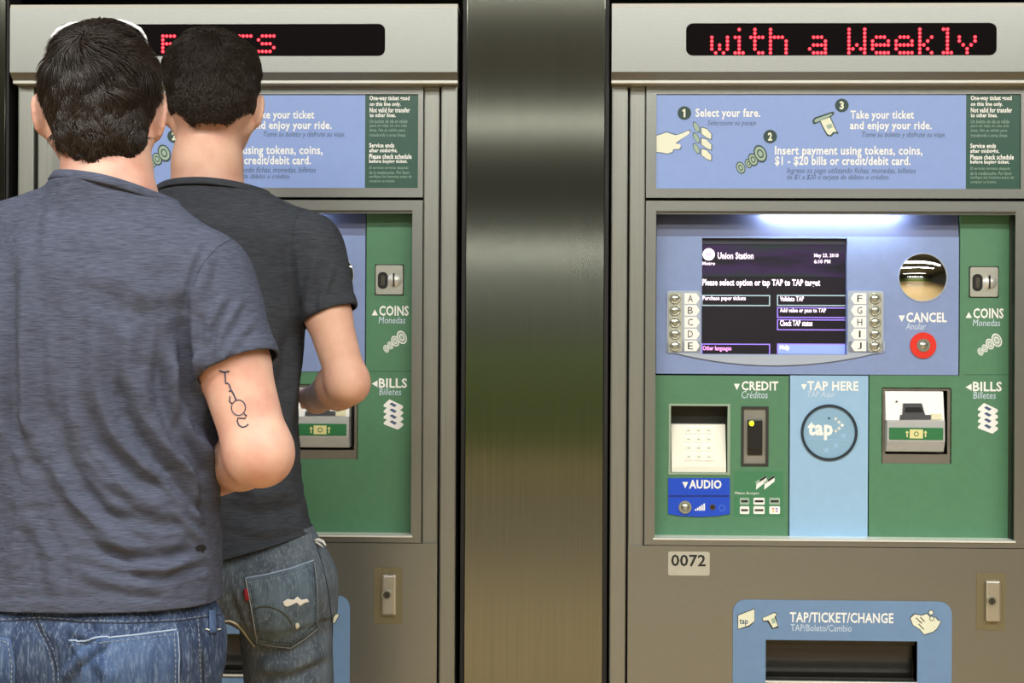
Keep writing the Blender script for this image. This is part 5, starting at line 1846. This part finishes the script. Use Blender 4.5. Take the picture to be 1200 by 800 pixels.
# ================================================================== the man at the machine, charcoal T-shirt
Y2 = -0.50
D2 = Y2 - CAM_Y
yaw2 = math.radians(8)
r2 = lambda py, l, r, b: row(py, l, r, b, Y2, yaw2, 2.3, D2)
T2 = [r2(214, 206, 282, 0.056), r2(226, 196, 300, 0.064), r2(243, 182, 322, 0.075), r2(268, 150, 346, 0.098), r2(300, 138, 356, 0.110), r2(350, 138, 358, 0.116), r2(400, 144, 354, 0.116), r2(480, 154, 349, 0.110), r2(560, 160, 351, 0.112), r2(610, 162, 360, 0.118), r2(645, 160, 377, 0.142), r2(720, 160, 385, 0.148)]
S2 = W3(361, 290, Y2 - 0.01)
E2 = W3(407, 447, Y2 - 0.05)
Wr2 = W3(372, 466, Y2 + 0.17)
SH2 = W3(386, 366, Y2 - 0.03)
S2l = W3(138, 290, Y2 + 0.01)
E2l = W3(108, 450, Y2 - 0.02)
Wr2l = W3(150, 470, Y2 + 0.21)
hc2 = W3(268, 700, Y2)
pel2 = V3(hc2[0], Y2, 0.90)
u2 = np.array(rot(1, 0, yaw2) + (0,))
w2 = np.array(rot(0, 1, yaw2) + (0,))
leg2 = []
for sgn in (1, -1):
    p0 = pel2 + u2 * 0.096 * sgn + V3(0, 0, -0.06)
    p1 = pel2 + u2 * (0.118 if sgn > 0 else 0.13) * sgn + w2 * 0.02
    p1[2] = 0.49
    p2 = pel2 + u2 * 0.14 * sgn - w2 * 0.02
    p2[2] = 0.09
    leg2.append(dict(pts=[p0, p1, p2], r=[0.084, 0.072, 0.060], fd=tuple(w2[:2] + sgn * 0.2 * u2[:2])))
head2 = W3(249, 113, Y2 + 0.03)
FOLDS2 = [
    (((352, 252), (340, 290), (344, 340), (354, 378)), 4, -2.0), (((372, 300), (360, 340), (362, 375)), 5, 3), (((392, 310), (378, 345), (372, 375)), 4, 2.2),
    (((340, 380), (332, 440), (320, 500)), 9, -4), (((350, 420), (340, 480), (332, 540)), 7, 3), (((310, 330), (316, 400), (306, 470)), 12, 2.5),
    (((265, 560), (300, 580), (345, 575)), 7, 4), (((262, 590), (300, 602), (352, 595)), 6, -4), (((270, 615), (310, 622), (360, 612)), 6, 4), (((262, 640), (300, 636), (350, 628)), 5, -3), (((330, 540), (345, 580), (362, 620)), 7, 3),
]
C2 = dict(
    foot=(pel2[0], Y2), label='man in charcoal T-shirt and torn grey jeans using the left ticket machine', yaw=yaw2, torso=T2, skin=SKIN2, tee=TEE2, denim=DENIM2, hair=HAIR2,
    neck=[W3(243, 225, Y2), W3(243, 190, Y2 + 0.005), W3(247, 140, Y2 + 0.025)], neck_r=0.0575,
    head=head2, headR=headframe(math.radians(10), math.radians(-4), math.radians(-1)), head_s=0.97,
    arms=[dict(S=S2, E=E2, W=Wr2, SH=SH2, rs=0.053, rh=0.0480, r=[0.040, 0.033, 0.038, 0.026], hd=(-0.28, 0.95, 0.12), pn=(0.1, 0.1, -1), side=-1, curl=0.35),
          dict(S=S2l, E=E2l, W=Wr2l, SH=S2l + (E2l - S2l) * 0.5, rs=0.053, rh=0.050, r=[0.040, 0.033, 0.038, 0.026], hd=(0.3, 0.9, 0.1), pn=(0.1, 0.1, -1), side=1, curl=0.4)],
    legs=leg2, pelvis=pel2, hip=0.178, waist=0.945,
    hips=[(1.0, pel2[0], Y2, 0.134, 0.095), (0.95, pel2[0], Y2, 0.142, 0.104), (0.92, pel2[0], Y2, 0.150, 0.112), (0.885, pel2[0], Y2, 0.166, 0.126), (0.85, pel2[0], Y2, 0.178, 0.128), (0.80, pel2[0] + 0.0, Y2, 0.172, 0.108)],
    seat=[(pel2 + u2 * 0.075 - w2 * 0.055 + V3(0, 0, -0.062), (0.082, 0.078, 0.080), 0.03), (pel2 - u2 * 0.075 - w2 * 0.055 + V3(0, 0, -0.062), (0.082, 0.078, 0.080), 0.03)],
    folds=FOLDS2,
    jean_folds=[(((300, 765), (340, 762), (392, 735)), 6, -3), (((300, 782), (340, 780), (388, 760)), 7, 5), (((300, 800), (345, 795), (380, 780)), 6, -4), (((268, 690), (285, 740), (300, 757)), 4, -3), (((376, 690), (384, 720), (390, 750)), 4, 2.5)],
    hem=lambda P: (658 - (P[:, 0] - 255) * 0.27 - P[:, 1]), hem_pt=W3(310, 642, Y2 - 0.11), hem_n=(0.27, -0.02, -1.0),
    collar_pt=W3(243, 211, Y2 - 0.062), collar_n=(0.0, 0.2, 1.0),
    hair_add=[((0, -0.005, 0.050), (0.083, 0.094, 0.067), 0.015), ((0.0, -0.042, -0.040), (0.058, 0.050, 0.052), 0.02)], low_t=(-0.003, 0.006, 0.002), inset=0.0030, edge=-0.1, hair_t=(0.0045, 0.006, 0.012), hairline=lambda u, w, z: np.minimum(z - (-0.072 + 0.66 * (w + 0.07)), z + 0.070 - 0.8 * np.maximum(np.abs(u) - 0.032, 0)),
    n_hair=16000, whorl=(0.0, -0.06, 0.080), hair_len=0.015, spread=0.5, lift=0.9, droop=0.2, hair_w=0.00065, hair_rough=0.0012,
)
m2 = person(C2)

# ================================================================== details laid on the clothes and the arm
k1 = Cloth(m1['body'], (225, 400), (345, 600))
ink = dict(r=0.00115, off=0.0001)
b1 = m1['body']
for pts in (((257, 434.5), (263, 436), (269, 435)), ((263.5, 436), (264.5, 449), (268, 449)), ((268.5, 450), (270.5, 456), (274.5, 463)), ((271, 457), (268.5, 458.5)), ((269.5, 464), (269, 470), (272, 473)),
            [(279.5 + 8.2 * math.cos(t), 477.5 + 9 * math.sin(t)) for t in np.linspace(-2.6, 3.5, 22)],
            ((286, 485), (289, 487), (287, 490), (279, 489.5), (278, 493), (280, 498), (284, 500.5), (288, 499.5), (291, 497)), ((274.5, 463.5), (276.5, 468))):
    k1.seam('tattoo', pts, TATTOO, b1, ink['r'] * (0.8 if len(pts) > 9 else 1.0), ink['off'])

s1 = Cloth(m1['shirt'], (-20, 190), (345, 730))
s1.patch('hole', [(228, 641.5), (232, 638.5), (237, 637.5), (241, 639.5), (241.5, 643), (239, 645), (238, 649), (236, 645.5), (231, 645.5)], HOLE, m1['shirt'], 0.0006, 1.5, 0)
s1.seam('armhole_seam', [(272, 279), (256, 288), (244, 300), (233, 317), (226, 336), (221, 360)], TEE1, m1['shirt'], 0.0011, 0.0)

j1 = Cloth(m1['jeans'], (-30, 690), (275, 815))
J = m1['jeans']
j1.seam('centre_seam', [(43, 724), (50, 742), (60, 762), (65, 782), (66, 806)], THREAD_DK, J, 0.0010, 0.0002)
for dx in (-3, 3):
    j1.seam('stitching', [(43 + dx, 724), (50 + dx, 742), (60 + dx, 762), (65 + dx, 782), (66 + dx, 806)], THREAD, J, 0.0004, 0.0004, dash=0.0035)
j1.seam('waistband_seam', [(-10, 728), (20, 727), (46, 725), (100, 729), (150, 730), (205, 728), (236, 724), (262, 719)], THREAD_DK, J, 0.0008, 0.0004)
j1.seam('stitching', [(-10, 726), (20, 725), (46, 723), (100, 727), (150, 728), (205, 726), (236, 722), (262, 717)], THREAD, J, 0.0005, 0.0006, dash=0.004)
PK = denim_mat('pocket_denim', rgb(52, 70, 104), rgb(80, 102, 138), rgb(124, 144, 174))
pk = j1.patch('pocket', [(82, 752), (140, 746), (198, 739), (207, 738), (209, 770), (208, 812), (96, 812), (97, 778)], PK, J, 0.0022, 4, 0.0016)
j1.seam('pocket_edge', [(82, 751), (120, 748), (160, 744), (206, 738)], mat('worn_edge', rgb(150, 168, 192), 0.9), pk, 0.0013, 0.0030)
j1.seam('stitching', [(84, 756), (120, 753), (160, 749), (203, 743)], THREAD, pk, 0.0005, 0.0032, dash=0.0035)
j1.seam('stitching', [(203, 742), (204.5, 770), (204, 808)], THREAD, pk, 0.0005, 0.0032, dash=0.0035)
j1.seam('pocket_edge', [(207.5, 740), (209.5, 770), (208.5, 808)], mat('worn_edge', rgb(150, 168, 192)), pk, 0.0009, 0.0026)
j1.seam('side_seam', [(235, 722), (237.5, 760), (239, 808)], THREAD_DK, J, 0.0011, 0.0002)
j1.seam('stitching', [(231.5, 724), (234, 760), (235.5, 808)], THREAD, J, 0.0005, 0.0004, dash=0.0035)
j1.patch('belt_loop', [(243, 716), (251, 716), (252, 742), (244, 742)], PK, J, 0.003, 2.5, 0.002)
j1.seam('frayed_edge', [(240, 737), (247, 739), (257, 737)], FRAY, J, 0.0011, 0.002)
lp = j1.patch('pocket', [(-25, 744), (0, 745.5), (14, 749), (19, 780), (18, 812), (-25, 812)], PK, J, 0.0022, 4, 0.0016)
if lp:
    j1.seam('stitching', [(-15, 749), (0, 750), (10.5, 753), (15, 780), (14, 808)], THREAD, lp, 0.0005, 0.0032, dash=0.0035)

j2 = Cloth(m2['jeans'], (245, 610), (410, 815))
J = m2['jeans']
PK2 = denim_mat('pocket_washed', rgb(72, 84, 96), rgb(100, 118, 134), rgb(136, 152, 164))
pk = j2.patch('pocket', [(288, 678), (310, 674.5), (340, 667), (366, 657.5), (370, 690), (371, 735), (340, 757), (302, 751), (295, 712)], PK2, J, 0.0024, 3, 0.0018)
j2.seam('pocket_edge', [(288, 677.5), (310, 674), (340, 666.5), (366, 657)], mat('worn_edge', rgb(150, 168, 192)), pk, 0.0013, 0.0034)
j2.seam('stitching', [(291, 683), (312, 680), (341, 673), (364, 665)], THREAD, pk, 0.0007, 0.0040, dash=0.003)
j2.seam('frayed_edge', [(288, 678), (291.5, 695), (295, 712), (299, 734), (302, 751)], THREAD, pk, 0.0012, 0.0034)
j2.seam('stitching', [(294, 686), (299, 712), (303, 734), (306, 746)], THREAD_DK, pk, 0.0006, 0.0040, dash=0.003)
j2.seam('pocket_edge', [(302, 751), (320, 755), (340, 757.5), (356, 747), (371, 735)], THREAD, pk, 0.0009, 0.0034)
j2.seam('stitching', [(306, 746), (322, 750), (339, 751.5), (355, 741), (366, 731)], THREAD_DK, pk, 0.0006, 0.0040, dash=0.003)
j2.seam('stitching', [(366, 666), (367.5, 700), (367, 731)], THREAD_DK, pk, 0.0007, 0.0040, dash=0.003)
j2.seam('pocket_edge', [(367, 659), (370.5, 690), (371.5, 735)], THREAD, pk, 0.0007, 0.0030)
j2.seam('arc_stitching', [(299, 712), (306, 709.5), (315, 709.5), (327, 714), (336, 721), (341, 730)], mat('arc_thread', rgb(74, 80, 74), 0.9), pk, 0.0018, 0.0030)
tb = j2.patch('tab', [(286, 690), (290.5, 689), (293, 701), (288.5, 703)], REDTAB, pk, 0.0045, 1.5, 0.002)
j2.patch('tear', [(331, 704), (336, 701), (343, 702), (347, 698.5), (351, 702), (358, 701), (360, 704), (354, 706), (350, 709), (346, 705), (340, 708), (335, 710), (332, 708)], FRAY, pk, 0.0044, 1.5, 0.001)
j2.patch('tear', [(345, 729), (348, 728), (349.5, 732), (347, 734.5), (345, 733)], FRAY, pk, 0.0044, 1.2, 0.001)
j2.seam('frayed_edge', [(256, 731), (262, 727), (270, 727), (278, 731), (285, 738), (292, 748), (299, 757)], mat('cream_fray', rgb(206, 202, 180), 0.9), J, 0.0017, 0.001)
j2.seam('side_seam', [(371, 640), (379, 665), (384, 690), (388, 720), (391, 760), (395, 806)], THREAD_DK, J, 0.0011, 0.0003)
tf = MB()
tube(tf, [W(369, 633, Y2 - 0.02), W(373, 632, Y2 - 0.02), W(378, 634, Y2 - 0.025), W(382, 639, Y2 - 0.03)], [0.0022, 0.003, 0.0026, 0.0008], 7)
tube(tf, [W(370, 635, Y2 - 0.02), W(375, 638, Y2 - 0.025), W(379, 641, Y2 - 0.03)], [0.002, 0.0014, 0.0005], 6)
tf.build('frayed_tuft', FRAY, J, smooth=True, weld=False)
s2 = Cloth(m2['shirt'], (170, 190), (430, 670))
s2.seam('armhole_seam', [(352, 243), (344, 262), (341, 300), (344, 340), (352, 372)], TEE2, m2['shirt'], 0.0010, 0.0)

# ------------------------------------------------------------------ sunglasses pushed up on the hair
PP = m1['PP']
sg_ = empty('sunglasses', PP(0, 0.05, 0.11), 'white framed sunglasses pushed up on top of the dark-haired head', 'sunglasses')
yb = Y1 + 0.075
bar = [W(60, 48, yb), W(61, 43, yb), W(68, 35, yb), W(82, 28.5, yb), W(98, 26, yb), W(114, 29, yb + 0.01), W(128, 26, yb), W(141, 24.5, yb), W(154, 28.5, yb), W(164, 34, yb), W(169, 41, yb)]
f_ = MB()
tube(f_, bar, [0.0022, 0.0028, 0.0030, 0.0030, 0.0028, 0.0022, 0.0028, 0.0030, 0.0030, 0.0028, 0.0022], 8)
f_.build('frame', GLASSW, sg_, smooth=True, weld=False)
up_ = Vector(m1['PP'](0, 0.05, 0.0)) - Vector(m1['PP'](0, 0, 0))
for a_, b_, c_ in ((60, 86, 110), (118, 144, 169)):
    L = MB()
    pts = [W(a_ + 2, 40, yb), W((a_ + b_) / 2, 29, yb), W(b_, 25, yb), W((b_ + c_) / 2, 27, yb), W(c_ - 1, 36, yb)]
    fw = Vector((0.0, 0.042, -0.018))
    vs = pts + [p + fw * 0.6 + Vector((0, 0, 0.004)) for p in pts] + [p.lerp(pts[2], 0.25) + fw for p in pts]
    fs = [(i, i + 1, i + 6, i + 5) for i in range(4)] + [(i + 5, i + 6, i + 11, i + 10) for i in range(4)]
    lo_ = obj('lens', vs, fs, GLASSL, sg_, True)
    md = lo_.modifiers.new('thick', 'SOLIDIFY')
    md.thickness = 0.0018
for i_, sgn in ((0, -1), (-1, 1)):
    t_ = MB()
    tube(t_, [bar[i_], Vector(PP(sgn * 0.070, 0.055, 0.060)), Vector(PP(sgn * 0.0765, 0.03, 0.030)), Vector(PP(sgn * 0.077, -0.005, 0.0))], [0.0024, 0.0022, 0.002, 0.002], 7)
    t_.build('temple', GLASSW, sg_, smooth=True, weld=False)
